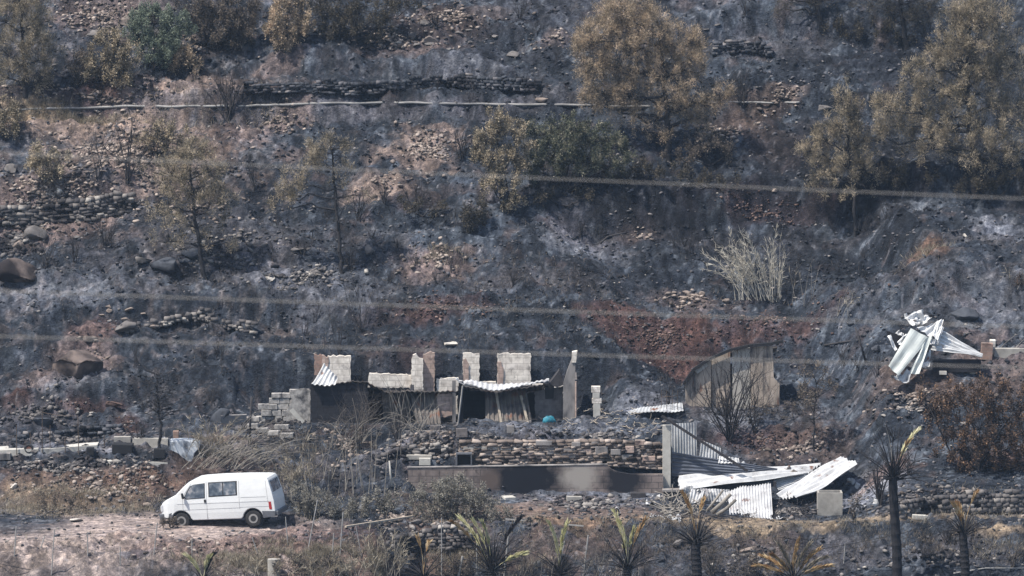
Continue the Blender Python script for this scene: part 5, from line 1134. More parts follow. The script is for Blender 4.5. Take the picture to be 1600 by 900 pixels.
mb.build('base_panel', 'black', parent=cr)

# ------------------------------------------------------------------ collapsed corrugated shed
YS = Y_at(1040, 768)
z_s = float(at(1042, 766)[2])
pst = MB(); a_ = P(1041.5, 766, YS); t2 = P(1041.5, 664, YS); pst.box((a_[0] - .165, YS - .1, a_[2] - .3), (a_[0] + .165, YS + .1, t2[2])); tag(pst.build('concrete_post', 'conc_pale', origin=(a_[0], YS, a_[2]), bevel=.012), 'tall square pale concrete post at the left of the collapsed shed', 'post')
shed = empty('collapsed_shed', P(1150, 790, YS), 'heap of collapsed white and grey corrugated sheets right of the concrete post', 'shed')
def sh(name, mat, pts, Ys, waves, label=None, **k):
    q = [P(x, y, YS + yy) if yy is not None else at(x, y) - np.array([0, 0, .04]) for (x, y), yy in zip(pts, Ys)]; mb = MB(); mb.sheet(*q, waves, **k); o = mb.build(name, mat, parent=shed)
    if label: o['label'] = label
sh('upright_sheet', 'grey_sheet', [(1049, 712), (1089, 716), (1088, 660), (1049, 662)], [.5, .6, .65, .55], 9, amp=.02, warp=.02, seed=1, nv=8)
sh('upright_sheet', 'grey_sheet', [(1092, 718), (1126, 724), (1126, 700), (1096, 687)], [.4, .5, .6, .5], 7, amp=.02, warp=.02, seed=2, nv=6)
sh('upright_sheet', 'white_sheet', [(1122, 724), (1156, 724), (1154, 716), (1124, 712)], [.3, .4, .5, .5], 6, amp=.02, warp=.02, seed=3, nv=4)
sh('side_sheet', 'dark_sheet', [(1050, 744), (1050, 706), (1215, 732), (1212, 744)], [.1, .25, .5, .3], 6, 'dark scorched corrugated side sheet', amp=.025, warp=.03, seed=4, nv=24)
sh('roof_sheet', 'white_sheet', [(1062, 764), (1060, 743), (1285, 721), (1262, 742)], [-1.4, .4, 1.7, .4], 5, 'long white corrugated roof sheet lying nearly level', amp=.055, warp=.07, seed=5, nv=26, rag=.01)
sh('roof_sheet', 'white_sheet', [(1245, 779), (1213, 773), (1313, 714), (1341, 727)], [-2.2, -1.2, 1.3, -.3], 6, 'white corrugated roof sheet slanting down at the right', amp=.045, warp=.08, seed=6, nv=22, rag=.008)
sh('roof_sheet', 'white_sheet', [(1262, 764), (1258, 758), (1300, 751), (1303, 756)], [-.2, .2, .2, -.2], 3, amp=.02, warp=.02, seed=7, nv=8)
sh('roof_sheet', 'grey_sheet', [(1212, 772), (1208, 750), (1262, 738), (1258, 752)], [-.1, .3, .5, .2], 6, amp=.02, warp=.02, seed=17, nv=8)
sh('wall_sheet', 'pale_zinc', [(1140, 806), (1208, 813), (1204, 752), (1138, 768)], [None, None, -1.2, -1.3], 15, 'wide whitish corrugated wall sheet standing at the front', amp=.028, warp=.05, seed=8, nv=10, rag=.012)
sh('wall_sheet', 'pale_zinc', [(1098, 782), (1143, 786), (1140, 764), (1094, 763)], [-1.5, -1.4, -1.25, -1.3], 10, amp=.028, warp=.05, seed=9, nv=6, rag=.02)
sh('wall_sheet', 'pale_zinc', [(1074, 803), (1089, 800), (1101, 766), (1080, 764)], [-2.0, -2.0, -1.4, -1.4], 4, amp=.02, warp=.04, seed=10, nv=6, rag=.02)
sh('fallen_sheet', 'grey_sheet', [(998, 806), (1038, 817), (1040, 798), (1020, 787)], [None, None, -1.0, -1.2], 9, 'small grey corrugated sheet fallen at the left of the heap', amp=.02, warp=.03, seed=11, nv=8)
mb = MB(); mb.bar(P(1034, 650, YS - .2), P(1168, 736, YS - .25), .1, .1); mb.build('roof_beam', 'wood_burnt', parent=shed)
for a4, a5 in [((1066, 800), (1064, 770)), ((1210, 800), (1211, 752)), ((1262, 800), (1264, 752))]:
    mb = MB(); mb.bar(P(*a4, YS - .2), P(*a5, YS - .2), .11); mb.build('prop', 'wood_burnt', parent=shed)
mb = MB(); a_, b2 = P(1080, 800, YS - .1), P(1208, 745, YS - .1); mb.box((a_[0], YS + .1, a_[2]), (b2[0], YS + .2, P(1100, 752, YS)[2])); mb.build('inner_panel', 'dark_sheet', parent=shed)
mb = MB(); a_, b2 = P(1036, 793, YS - .7), P(1081, 767, YS - .7); mb.box((a_[0], YS - .8, a_[2] - .1), (b2[0], YS - .3, P(1036, 778, YS)[2])); mb.box((a_[0] + .05, YS - .75, P(1036, 778, YS)[2] + .01), (b2[0] - .02, YS - .4, b2[2])); mb.build('burnt_chest', 'wood_burnt', parent=shed)
mb = MB(); a_, b2 = P(1035, 768, YS - .7), P(1082, 765, YS - .7); mb.box((a_[0], YS - .85, a_[2]), (b2[0], YS - .25, b2[2])); mb.build('chest_lid', 'conc_smoke', parent=shed)
for i_, (pts_, ys_, wv_, mt_) in enumerate([([(1068, 770), (1100, 772), (1096, 758), (1066, 757)], [-1.3, -1.3, -1.0, -1.0], 3, 'white_sheet'), ([(1206, 800), (1232, 806), (1226, 786), (1208, 784)], [-1.0, -1.2, -.6, -.5], 3, 'grey_sheet'),
        ([(1040, 812), (1064, 816), (1062, 804), (1046, 802)], [None, None, -1.5, -1.5], 3, 'grey_sheet'), ([(1318, 760), (1345, 764), (1350, 752), (1326, 748)], [None, None, .4, .4], 3, 'grey_sheet'), ([(960, 800), (992, 806), (996, 796), (968, 792)], [None, None, -1.2, -1.2], 3, 'pale_zinc'), ([(1212, 812), (1240, 816), (1238, 806), (1216, 803)], [None, None, None, None], 2, 'pale_zinc'), ([(1008, 790), (1036, 792), (1030, 778), (1012, 776)], [None, None, -.6, -.6], 3, 'pale_zinc'), ([(1335, 790), (1372, 796), (1376, 784), (1344, 780)], [None, None, None, None], 3, 'pale_zinc'), ([(1225, 742), (1250, 746), (1254, 732), (1232, 730)], [.4, .4, .9, .9], 3, 'brown_sheet'),
        ([(1150, 742), (1192, 748), (1196, 734), (1158, 728)], [.2, .2, .9, .9], 4, 'grey_sheet')]):
    sh('scrap_sheet', mt_, pts_, ys_, wv_, amp=.03, warp=.12, seed=60 + i_, nv=6, rag=.05)
# concrete tank
q = at(1297, 806); s = ppm(q[1]); tk = empty('concrete_tank', q, 'square smoke stained concrete tank standing right of the collapsed shed', 'tank'); w2, h2 = 39 / s, 36 / s
mb = MB(); x0, x1, y0, y1, z0, z1 = q[0] - w2 / 2, q[0] + w2 / 2, q[1], q[1] + .85, q[2] - .1, q[2] + h2; t_ = .07
mb.box((x0, y0, z0), (x1, y0 + t_, z1)); mb.box((x0, y1 - t_, z0), (x1, y1, z1)); mb.box((x0, y0 + t_, z0), (x0 + t_, y1 - t_, z1 - .002)); mb.box((x1 - t_, y0 + t_, z0), (x1, y1 - t_, z1 - .002)); mb.build('side_walls', 'conc', parent=tk)
mb = MB(); mb.box((x0 + t_, y0 + t_, z0), (x1 - t_, y1 - t_, z1 - .25)); mb.build('ash_fill', 'conc_smoke', parent=tk)

# palm logs and burnt debris at the shed
def log(pts, r_, mat, label, cat='log', group=None, name='log', Ys=None):
    q = [at(x, y) for x, y in pts] if Ys is None else [P(x, y, Ys) for x, y in pts]
    q = [np.array(p) + np.array([0, 0, r_]) for p in q]; mb = MB(); mb.tube(q, [r_ * (1 - .15 * i) for i in range(len(q))], 8)
    return tag(mb.build(name, mat, origin=q[0], smooth_=True), label, cat, group)
log([(1112, 805), (1125, 793), (1142, 776)], .10, 'cane', 'thick pale curved log leaning on the white wall sheet', Ys=Y_at(1120, 808) - .1)
log([(1120, 808), (1135, 798), (1150, 784)], .085, 'cane', 'second pale log just right of the thick curved one', Ys=Y_at(1125, 810) - .1)
log([(1105, 800), (1116, 786), (1130, 768)], .06, 'cane', 'thinner pale log at the left of the thick curved one', Ys=Y_at(1120, 808) - .1)
def sticks(name, cx, cy, rx, ry, n, Lm, mat, label, cat, up=.35, r_=.012, wild=1.0):
    segs = []; o = at(cx, cy)
    for i in range(n):
        q = at(cx + rng.uniform(-rx, rx), cy + rng.uniform(-ry, ry)); d = rng.normal(size=3) * np.array([1, .7, .3]) + np.array([0, 0, up]); d /= np.linalg.norm(d); L = Lm * rng.uniform(.4, 1.2)
        a_ = q + np.array([0, 0, rng.uniform(0, .15)]); segs += wander(a_, a_ + d * L, 4, .06 * wild, r_ * rng.uniform(.6, 1.6), r_ * .5)
    V, Fs = tubes_np(segs, 5); o2 = fast_mesh(name, V, Fs, mat, origin=o, smooth_=True)
    if False: return tag(o2, label, cat)
    return tag(o2, None, kind='stuff')
sticks('branch_heap', 1062, 796, 30, 14, 90, .7, 'cane', 'tangled heap of bleached branches left of the white wall sheet', 'branches', r_=.024)
sticks('branch_heap', 1125, 812, 60, 6, 70, .6, 'twig_grey', 'low litter of grey branches in front of the white wall sheet', 'branches', up=.1)
sticks('debris_heap', 1235, 800, 30, 12, 60, .5, 'twig', 'black burnt debris heap under the slanting roof sheet', 'debris', up=.15, r_=.02)
sticks('debris_heap', 1200, 648, 40, 16, 130, .45, 'twig_grey', 'rusty slatted debris on the slope right of the arched shelter', 'debris', up=.1)
sticks('fallen_litter', 1150, 868, 130, 26, 330, .55, 'twig_grey', None, None, up=.15, r_=.009)
sticks('fallen_litter', 800, 860, 180, 26, 240, .5, 'twig_grey', None, None, up=.2, r_=.007)
sticks('fallen_litter', 620, 790, 110, 20, 260, .45, 'twig_grey', None, None, up=.3, r_=.007)
sticks('fallen_litter', 700, 672, 200, 12, 260, .4, 'twig_grey', None, None, up=.15, r_=.009)
sticks('fallen_litter', 470, 885, 250, 16, 300, .5, 'twig_grey', None, None, up=.6, r_=.008)
sticks('fallen_litter', 960, 660, 80, 20, 90, .5, 'wood_pale', None, None, up=.1, r_=.014)
sticks('fallen_litter', 480, 690, 110, 26, 360, .5, 'twig_grey', None, None, up=.3, r_=.007)

# ------------------------------------------------------------------ arched shelter behind the big shrub
YA = Y_at(1150, 652) + .3
za0 = float(P(1140, 655, YA)[2]) - .3
arch = empty('arched_shelter', P(1145, 642, YA), 'arched shelter of tan and pale weathered panels with black curved rim', 'shelter')
def apan(name, mat, pts, y0=.0, th=.06, label=None):
    q = [P(x, y, YA + y0) for x, y in pts]; mb = MB(); mb.prism([(p[0], p[2]) for p in q], YA + y0, YA + y0 + th); o = mb.build(name, mat, parent=arch)
    if label: o['label'] = label
apan('panel', 'tanpanel', [(1071, 655), (1071, 598), (1086, 578), (1104, 566), (1111, 562), (1111, 655)], .0)
apan('panel', 'tanpanel', [(1112, 655), (1112, 562), (1130, 553), (1141, 549), (1141, 655)], .12)
apan('panel', 'palepanel', [(1145, 650), (1144, 549), (1160, 545), (1172, 543), (1173, 648)], .05)
apan('panel', 'tanpanel', [(1174, 650), (1173, 543), (1192, 541), (1207, 541), (1209, 590), (1218, 600), (1218, 646)], .0)
apan('corner_panel', 'palepanel', [(1084, 579), (1104, 566), (1106, 572), (1090, 584)], -.06, .04, 'pale triangular corner piece')
rimp = [P(x, y, YA - .08) for x, y in [(1068, 600), (1084, 577), (1108, 561), (1140, 547), (1172, 540), (1205, 537), (1224, 533)]]
mb = MB()
for i in range(len(rimp) - 1): mb.bar(rimp[i], rimp[i + 1], .22, .11, up=(0, 0, 1))
mb.build('rim', 'black', parent=arch)
mb = MB(); pr = [P(x, y, YA) for x, y in [(1071, 600), (1086, 580), (1108, 564), (1140, 551), (1172, 545), (1205, 543), (1215, 542)]]
n_ = len(pr); V = [(p[0], YA + .2, p[2]) for p in pr] + [(p[0], YA + 2.2, p[2] - .42) for p in pr]; V += [(p[0], p[1], p[2] - .06) for p in V]; k2 = 2 * n_
mb.add(V, [(i, i + 1, i + 1 + n_, i + n_) for i in range(n_ - 1)] + [(k2 + i, k2 + i + n_, k2 + i + 1 + n_, k2 + i + 1) for i in range(n_ - 1)] + [(i, k2 + i, k2 + i + 1, i + 1) for i in range(n_ - 1)])
mb.build('roof', 'brown_sheet', parent=arch)
mb = MB(); mb.box((P(1100, 650, YA)[0] + .02, YA + 2.0, za0), (P(1208, 650, YA)[0], YA + 2.15, P(1150, 566, YA)[2] - .3)); mb.build('rear_wall', 'sootwall', parent=arch)
mb = MB(); mb.bar(P(1160, 647, YA - .1), P(1225, 641, YA - .1), .12); mb.build('sill', 'wood_burnt', parent=arch)
mb = MB(); mb.sheet(P(975, 648, YA - 1.2), P(1068, 640, YA - .8), P(1066, 630, YA + .2), P(985, 640, YA - .2), 16, amp=.015, warp=.04, seed=30, nv=5); tag(mb.build('flat_sheet', 'grey_sheet', origin=P(1020, 642, YA - .8)), 'long pale corrugated sheet lying flat left of the arched shelter', 'sheet')
mb = MB()
for x in (1033, 1041, 1050, 1058): mb.bar(at(x, 648) - np.array([0, 0, .1]), at(x, 648) + np.array([.02, 0, 1.0]), .02)
mb.bar(at(1033, 648) + np.array([0, 0, .7]), at(1058, 648) + np.array([0, 0, .75]), .02); tag(mb.build('wire_gate', 'steel', origin=at(1045, 648)), 'small thin wire gate left of the arched shelter', 'gate')

# ------------------------------------------------------------------ crumpled metal sheets on the right slope
YM = Y_at(1450, 590)
mh = empty('crumpled_metal', P(1450, 588, YM), 'twisted heap of pale metal roofing sheets on the right slope', 'metal heap')
def ms(name, mat, pts, Ys, waves, label=None, **k):
    q = [P(x, y, YM + yy) for (x, y), yy in zip(pts, Ys)]; mb = MB(); mb.sheet(*q, waves, **k); o = mb.build(name, mat, parent=mh)
    if label: o['label'] = label
ms('long_panel', 'greenish', [(1388, 572), (1404, 587), (1452, 528), (1423, 513)], [-.9, -1.0, .1, .1], 1.5, 'smooth greenish panel leaning down to the left', amp=.025, warp=.015, seed=1)
ms('long_panel', 'greenish', [(1420, 584), (1436, 585), (1458, 520), (1446, 530)], [-.6, -.6, .15, .0], 1.2, amp=.04, warp=.04, seed=2)
ms('long_panel', 'shiny', [(1436, 575), (1453, 572), (1455, 545), (1448, 552)], [-.3, -.3, .3, .1], 2, amp=.04, warp=.04, seed=3)
ms('fan_sheet', 'shiny', [(1470, 515), (1455, 545), (1534, 559), (1535, 553)], [.9, .2, .3, .8], 5, 'fan of white corrugated roofing folded to a point at the right', amp=.05, warp=.05, seed=4, nv=20)
ms('fan_sheet', 'shiny', [(1430, 514), (1466, 530), (1474, 500), (1456, 505)], [.2, .2, .9, .8], 3, amp=.04, warp=.06, seed=5)
ms('fan_sheet', 'shiny', [(1452, 540), (1466, 536), (1475, 512), (1462, 510)], [.0, .1, .6, .6], 4, amp=.04, warp=.06, seed=6)
ms('crumpled_sheet', 'shiny', [(1424, 512), (1450, 503), (1440, 487), (1413, 490)], [.2, .6, .9, .5], 2.5, amp=.07, warp=.12, seed=7, rag=.05)
ms('crumpled_sheet', 'shiny', [(1413, 498), (1438, 508), (1456, 497), (1436, 486)], [.4, .5, .8, .9], 2, amp=.07, warp=.12, seed=17, rag=.05)
ms('crumpled_sheet', 'shiny', [(1402, 534), (1412, 545), (1424, 530), (1416, 521)], [-.1, -.2, .2, .2], 2, amp=.04, warp=.06, seed=8)
ms('strip', 'shiny', [(1386, 525), (1398, 549), (1402, 546), (1392, 523)], [-.1, -.3, -.2, .0], 1, amp=.03, warp=.03, seed=9)
ms('strip', 'white_sheet', [(1398, 520), (1414, 527), (1412, 520), (1404, 517)], [.2, .2, .4, .4], 2, amp=.03, warp=.03, seed=10)
ms('scrap', 'grey_sheet', [(1390, 592), (1420, 596), (1424, 582), (1402, 584)], [-1.0, -1.0, -.5, -.6], 2, amp=.05, warp=.10, seed=11, rag=.05)
mb = MB(); a_, b2 = P(1458, 574, YM + .4), P(1533, 563, YM + .4); mb.box((a_[0], YM + .4, a_[2] - .2), (b2[0], YM + .8, b2[2])); mb.build('charred_base', 'sootwall', parent=mh)
mb = MB(); mb.prism([(P(x, y, YM + .5)[0], P(x, y, YM + .5)[2]) for x, y in [(1385, 517), (1420, 528), (1424, 548), (1402, 552), (1392, 540)]], YM + .5, YM + .7); mb.build('charred_base', 'sootwall', parent=mh)
block('white_brick', 1473, 585, 12, 4, .3, 'conc_pale', 'small flat white piece in front of the crumpled metal', 'block')
block('white_brick', 1520, 583, 10, 5, .25, 'conc_pale', 'small white piece below the point of the folded roofing', 'block')
block('white_brick', 1551, 543, 9, 9, .25, 'plaster', 'white upright brick right of the crumpled metal', 'block')
q = at(1572, 560); mb = MB(); mb.box((q[0] - .5, q[1], q[2] - .3), (q[0] + 1.4, q[1] + .3, q[2] + .38)); tag(mb.build('low_wall', 'conc', origin=q, bevel=.02), 'low tan concrete wall at the right edge beside the crumpled metal', 'wall')
block('rubble_pier', 1541, 560, 18, 24, .4, 'brick', 'short reddish pier between metal heap and low tan wall', 'pier')

# ------------------------------------------------------------------ left terrace: slab, tyres, boxes
sl = [(x, y) for x, y in [(-60, 704), (60, 706), (150, 698), (165, 690)]]
def slab(pts, h, d, mat, label, cat='slab', name='concrete_slab'):
    mb = MB()
    for (x0, y0), (x1, y1) in zip(pts[:-1], pts[1:]):
        a_, b2 = at(x0, y0), at(x1, y1); z = max(a_[2], b2[2])
        V = [(a_[0], a_[1], a_[2] - .2), (b2[0], b2[1], b2[2] - .2), (b2[0], b2[1] + d, b2[2] - .2), (a_[0], a_[1] + d, a_[2] - .2)]; V += [(p[0], p[1], p[2] + .2 + h) for p in V]
        mb.add(V, [(0, 3, 2, 1), (4, 5, 6, 7), (0, 1, 5, 4), (1, 2, 6, 5), (2, 3, 7, 6), (3, 0, 4, 7)])
    q = at(*pts[0]); return tag(mb.build(name, mat, origin=q), label, cat)
slab([(-60, 712), (60, 708)], .13, 1.3, 'conc_pale', 'long pale concrete slab at the left edge of the terrace')
slab([(64, 708), (152, 702)], .12, 1.0, 'conc_pale', 'second pale concrete slab right of the tyre on the terrace')
slab([(178, 694), (204, 693)], .25, .3, 'conc', 'short grey kerb block behind the black box on the terrace')
slab([(207, 697), (262, 698)], .28, .4, 'conc', 'long grey wall base left of the slender burnt tree')
slab([(218, 726), (262, 726)], .06, .5, 'conc_pale', 'thin white slab edge in front of the slender burnt tree')
slab([(165, 724), (184, 724)], .08, .4, 'conc_pale', 'small pale slab in front of the black box')
slab([(345, 662), (385, 660)], .30, .3, 'conc_smoke', 'short pale wall base left of the charred post')
q = at(45, 711); mb = MB(); R0 = .22
def tyre(px, py, r0, label, flat=True):
    q = at(px, py); V = []; n, m2 = 24, 10
    for i in range(n):
        a = 2 * math.pi * i / n
        for j in range(m2):
            b3 = 2 * math.pi * j / m2; rr = r0 + r0 * .34 * math.cos(b3)
            V.append((q[0] + rr * math.cos(a), q[1] + r0 * .3 * math.sin(b3), q[2] + r0 * 1.3 + rr * math.sin(a)))
    mb = MB(); mb.add(V, [(i * m2 + j, i * m2 + (j + 1) % m2, ((i + 1) % n) * m2 + (j + 1) % m2, ((i + 1) % n) * m2 + j) for i in range(n) for j in range(m2)])
    o = mb.build('old_tyre', 'rubber', origin=q, smooth_=True); tag(o, label, 'tyre')
    h = MB(); h.tube([(q[0], q[1] - .03, q[2] + r0 * 1.3), (q[0], q[1] + .03, q[2] + r0 * 1.3)], r0 * .72, 16); h.build('hub', 'rusted_red', parent=o)
tyre(45, 710, .15, 'burnt tyre standing on the slab at the far left')
block('burnt_drum', 141, 709, 12, 10, .3, 'black', 'small black burnt drum between tyre and black box', 'drum')
block('burnt_box', 192, 707, 32, 13, .5, 'black', 'long black burnt box on the left terrace', 'box', rot=-.1)
block('burnt_box', 249, 714, 18, 12, .4, 'black', 'square black box at the foot of the slender burnt tree', 'box')
block('burnt_box', 8, 716, 18, 8, .4, 'conc_smoke', 'grey block on the slab at the left edge', 'block')
block('red_tin', 275, 684, 9, 10, .25, 'brick', 'small reddish brick block behind the white tank', 'block')
q = at(290, 718); s = ppm(q[1]); mb = MB(); mb.prism([(P(x, y, q[1])[0], P(x, y, q[1])[2]) for x, y in [(265, 722), (265, 689), (285, 688), (304, 689), (313, 694), (312, 700), (304, 708), (300, 722)]], q[1], q[1] + .8)
M['smokewhite'] = plain_mat('smoke_marked_white_enamel', (0.62, 0.65, 0.68), .5, var=.12, scale=2, soot=.42, soot_scale=1.7, sootcol=(.10, .11, .13), seed=41, bump=0)
tag(mb.build('water_tank', 'smokewhite', origin=q, bevel=.03), 'white bathtub like tank with smoke marks on the left terrace', 'tank')
log([(390, 697), (391, 660), (393, 622)], .06, 'wood_burnt', 'single charred upright post left of the house', 'post', name='charred_post', Ys=Y_at(391, 698))
log([(613, 762), (610, 741), (608, 722)], .05, 'conc_pale', 'short pale post leaning left of the retaining wall', 'post', name='concrete_post', Ys=Y_at(612, 764))
# thin rusty posts
fp = 0
for x, y, h_ in [(26, 712, 48), (48, 706, 30), (66, 708, 70), (78, 706, 40), (102, 708, 24), (123, 710, 62), (163, 700, 20)]:
    q = at(x, y); mb = MB(); mb.tube([q - np.array([0, 0, .1]), q + np.array([rng.normal(0, .02), 0, h_ / 39.])], .018, 6)
    tag(mb.build('rusty_stake', 'steel', origin=q), 'thin rusty stake standing on the left terrace slab', 'stake', 'rusty stakes along the left terrace')
a_ = at(66, 708) + np.array([0, 0, 1.65]); b2 = at(123, 710) + np.array([0, 0, 1.55]); mb = MB(); mb.tube([a_, (np.array(a_) + b2) / 2 - np.array([0, 0, .06]), b2], .012, 5); tag(mb.build('fence_wire', 'steel', origin=a_), 'single wire strung between two stakes on the left terrace', 'wire')
# fence stakes along the track
for x, y, h_, lean in [(80, 900, 70, .02), (62, 858, 20, .1), (188, 885, 30, .0), (137, 868, 36, .0), (22, 870, 46, .02), (240, 868, 50, .03), (300, 872, 30, 0), (450, 852, 44, -.02), (519, 868, 34, .02), (566, 874, 48, -.05), (480, 862, 80, .05), (531, 868, 66, .02), (404, 865, 24, -.1), (690, 900, 90, 0), (745, 905, 70, .0), (870, 905, 60, .05), (1318, 880, 30, .02)]:
    q = at(x, y); mb = MB(); mb.tube([q - np.array([0, 0, .1]), q + np.array([lean * h_ / 40 * 4, 0, h_ / 40.])], .022, 6)
    tag(mb.build('fence_stake', 'post_grey', origin=q), 'thin grey fence stake in the foreground undergrowth', 'stake', 'grey fence stakes along the dirt track')
for x, y, h_, r_, lab in [(787, 905, 74, .035, 'tall grey steel pole beside the yellow tipped palm'), (715, 905, 34, .05, 'short pale post left of the yellow tipped palm'), (911, 905, 64, .03, 'thin pale post between two foreground palms')]:
    q = at(x, y); mb = MB(); mb.tube([q - np.array([0, 0, .1]), q + np.array([.2, 0, h_ / 40.])], r_, 8); tag(mb.build('metal_pole', 'post_grey', origin=q), lab, 'pole')
q = at(428, 903); mb = MB(); mb.tube([q - np.array([0, 0, .1]), q + np.array([0, 0, .68])], .24, 16); tag(mb.build('concrete_pipe', 'conc', origin=q), 'short upright grey concrete pipe at the bottom below the van', 'pipe')
block('concrete_block', 720, 838, 20, 8, .3, 'conc_smoke', 'grey block lying under the tumbled foreground wall', 'block')
mb = MB(); a_, b2 = at(540, 830), at(645, 815); mb.bar(a_ + np.array([0, 0, .12]), b2 + np.array([0, 0, .2]), .09, .07); tag(mb.build('wooden_pole', 'wood_pale', origin=a_), 'pale wooden pole lying across the red bank right of the van', 'pole')
mb = MB(); a_, b2 = at(790, 815), at(912, 838); mb.bar(a_ + np.array([0, 0, .1]), b2 + np.array([0, 0, .35]), .05); tag(mb.build('water_hose', 'post_grey', origin=a_), 'thin pale pipe running down the bank between the palms', 'pipe')
block('plywood_scrap', 795, 779, 18, 3, .5, 'conc_pale', 'white flat scrap in front of the retaining wall', 'board', rot=.3)
block('fallen_beam', 897, 782, 24, 6, .3, 'conc', 'grey concrete beam lying before the pale scorched patch', 'beam', rot=.1)
block('fallen_beam', 997, 777, 24, 7, .4, 'wood_burnt', 'black beam on the rubble near the concrete post', 'beam')
block('stone_lintel', 1440, 812, 30, 5, .2, 'conc_pale', 'pale lintel lying before the right drystone wall', 'lintel')
log([(1405, 640), (1428, 690), (1437, 606)], .03, 'wood_burnt', 'thin black burnt pole leaning left of the crumpled metal', 'pole', name='burnt_pole', Ys=Y_at(1352, 580)) if False else None
log([(1352, 565), (1345, 540), (1336, 513)], .05, 'wood_burnt', 'black leaning burnt pole left of the crumpled metal', 'pole', name='burnt_pole', Ys=Y_at(1352, 566))
log([(1288, 545), (1310, 541), (1345, 533)], .05, 'wood_burnt', 'black charred beam lying on the slope left of the crumpled metal', 'beam', name='charred_beam')
log([(938, 382), (950, 374), (978, 366)], .05, 'wood_burnt', 'black log lying on the slope above the centre', 'log')
log([(1490, 900), (1540, 892), (1600, 890)], .03, 'post_grey', 'pale rail lying in the right foreground', 'rail', name='metal_rail')

# ------------------------------------------------------------------ dry canes and reeds
def canes(label, base, n, hpx, spread, mat='cane', lean=0, droop=.25, r_=.014, name='reed_clump', foot=.25, leafs=0, group=None, lmat='straw'):
    b0 = at(*base); s = ppm(b0[1]); root = empty(name, b0, label, 'reeds', group); segs = []; lp = []; ld = []
    for i in range(n):
        p = np.array(b0) + np.array([rng.normal(0, foot), rng.normal(0, foot * .6), -.05]); L = hpx / s * rng.uniform(.5, 1.1)
        d = np.array([rng.normal(lean, spread), rng.normal(0, spread * .7), 1.0]); d /= np.linalg.norm(d); prev = p; k = 6
        for j in range(k):
            d = d + np.array([d[0] * droop * .3, d[1] * droop * .3, -droop * .16 * j * rng.uniform(.3, 1.6)]); d /= np.linalg.norm(d); q = prev + d * L / k
            segs.append((prev, q, r_ * (1 - j / k * .7), r_ * (1 - (j + 1) / k * .7)))
            if leafs and j >= 2:
                for _ in range(leafs): lp.append(prev + (q - prev) * rng.uniform()); ld.append(d + rng.normal(0, .55, 3) + np.array([0, 0, .1]))
            prev = q
    V, Fs = tubes_np(segs, 5); fast_mesh('stems', V, Fs, mat, parent=root, smooth_=True)
    if lp: V, Fs = blades(np.array(lp), np.array(ld), rng.uniform(.15, .42, len(lp)), .022); fast_mesh('leaves', V, Fs, lmat, parent=root)
canes('tall pale dry reed clump on the black slope at right of centre', (1180, 468), 34, 115, .22, leafs=9, lean=-.25, foot=.35, mat='pale_cane', lmat='pale_straw')
canes('second fainter reed clump right of the tall pale one', (1215, 470), 16, 95, .14, leafs=4, foot=.25, mat='pale_cane', lmat='pale_straw')
canes('thin pair of pale reeds right of the reed clumps', (1255, 478), 6, 120, .10, leafs=1, foot=.25, r_=.01)
canes('small bent pale reeds over the red bank', (1318, 492), 6, 60, .2, droop=.9, leafs=3, lean=.15)
canes('few pale stalks leaning at the right edge', (1590, 455), 6, 36, .3, leafs=3)
canes('single pale stalk leaning right of the crumpled metal', (1572, 545), 2, 50, .1, lean=.8, droop=.2)
canes('pale canes fanning in front of the left opening of the house', (650, 676), 20, 80, .6, droop=.6, lean=-.1, foot=.3)
canes('tall thin canes before the left room of the house', (632, 668), 16, 105, .22, droop=.15, foot=.45)
canes('leaning broken canes at the soot black front wall', (540, 700), 18, 90, .4, droop=.3, lean=.3, foot=.6)
canes('upright broken canes between the van and the retaining wall', (545, 770), 24, 110, .12, droop=.08, foot=1.2, r_=.018)
canes('grey upright canes just right of the van', (470, 770), 26, 100, .16, droop=.15, foot=.9, mat='twig_grey', leafs=3)
canes('bundle of fallen grey canes behind the van roof', (350, 728), 60, 120, .3, lean=.9, droop=.35, foot=.8)
canes('feathery pale grass clump above the van', (335, 715), 26, 70, .5, leafs=7, lean=-.2, foot=.5)
canes('tan feathery grass behind the back of the van', (455, 775), 30, 70, .3, leafs=7, foot=.4)
canes('tan dry reed tuft in the foreground left of centre', (597, 905), 26, 80, .22, leafs=7, foot=.35)
canes('thin dry reeds in the foreground left of the second palm', (835, 910), 22, 70, .25, foot=.8, mat='cane', r_=.01)
canes('pale thin reeds at the bottom below the long pale pipe', (930, 912), 26, 70, .3, foot=.9, mat='cane', r_=.009)
canes('bunch of thin grey reeds below the black bush', (1160, 912), 26, 60, .4, foot=1.0, mat='twig_grey', r_=.01)
canes('low tan reeds at the bottom under the van', (480, 912), 22, 55, .35, foot=.8, leafs=5)
canes('dry weeds at the bottom left of centre', (385, 905), 18, 40, .4, foot=.7, leafs=5)
canes('dry reed leaves left of the tumbled foreground wall', (560, 900), 22, 50, .3, foot=.7, leafs=5)

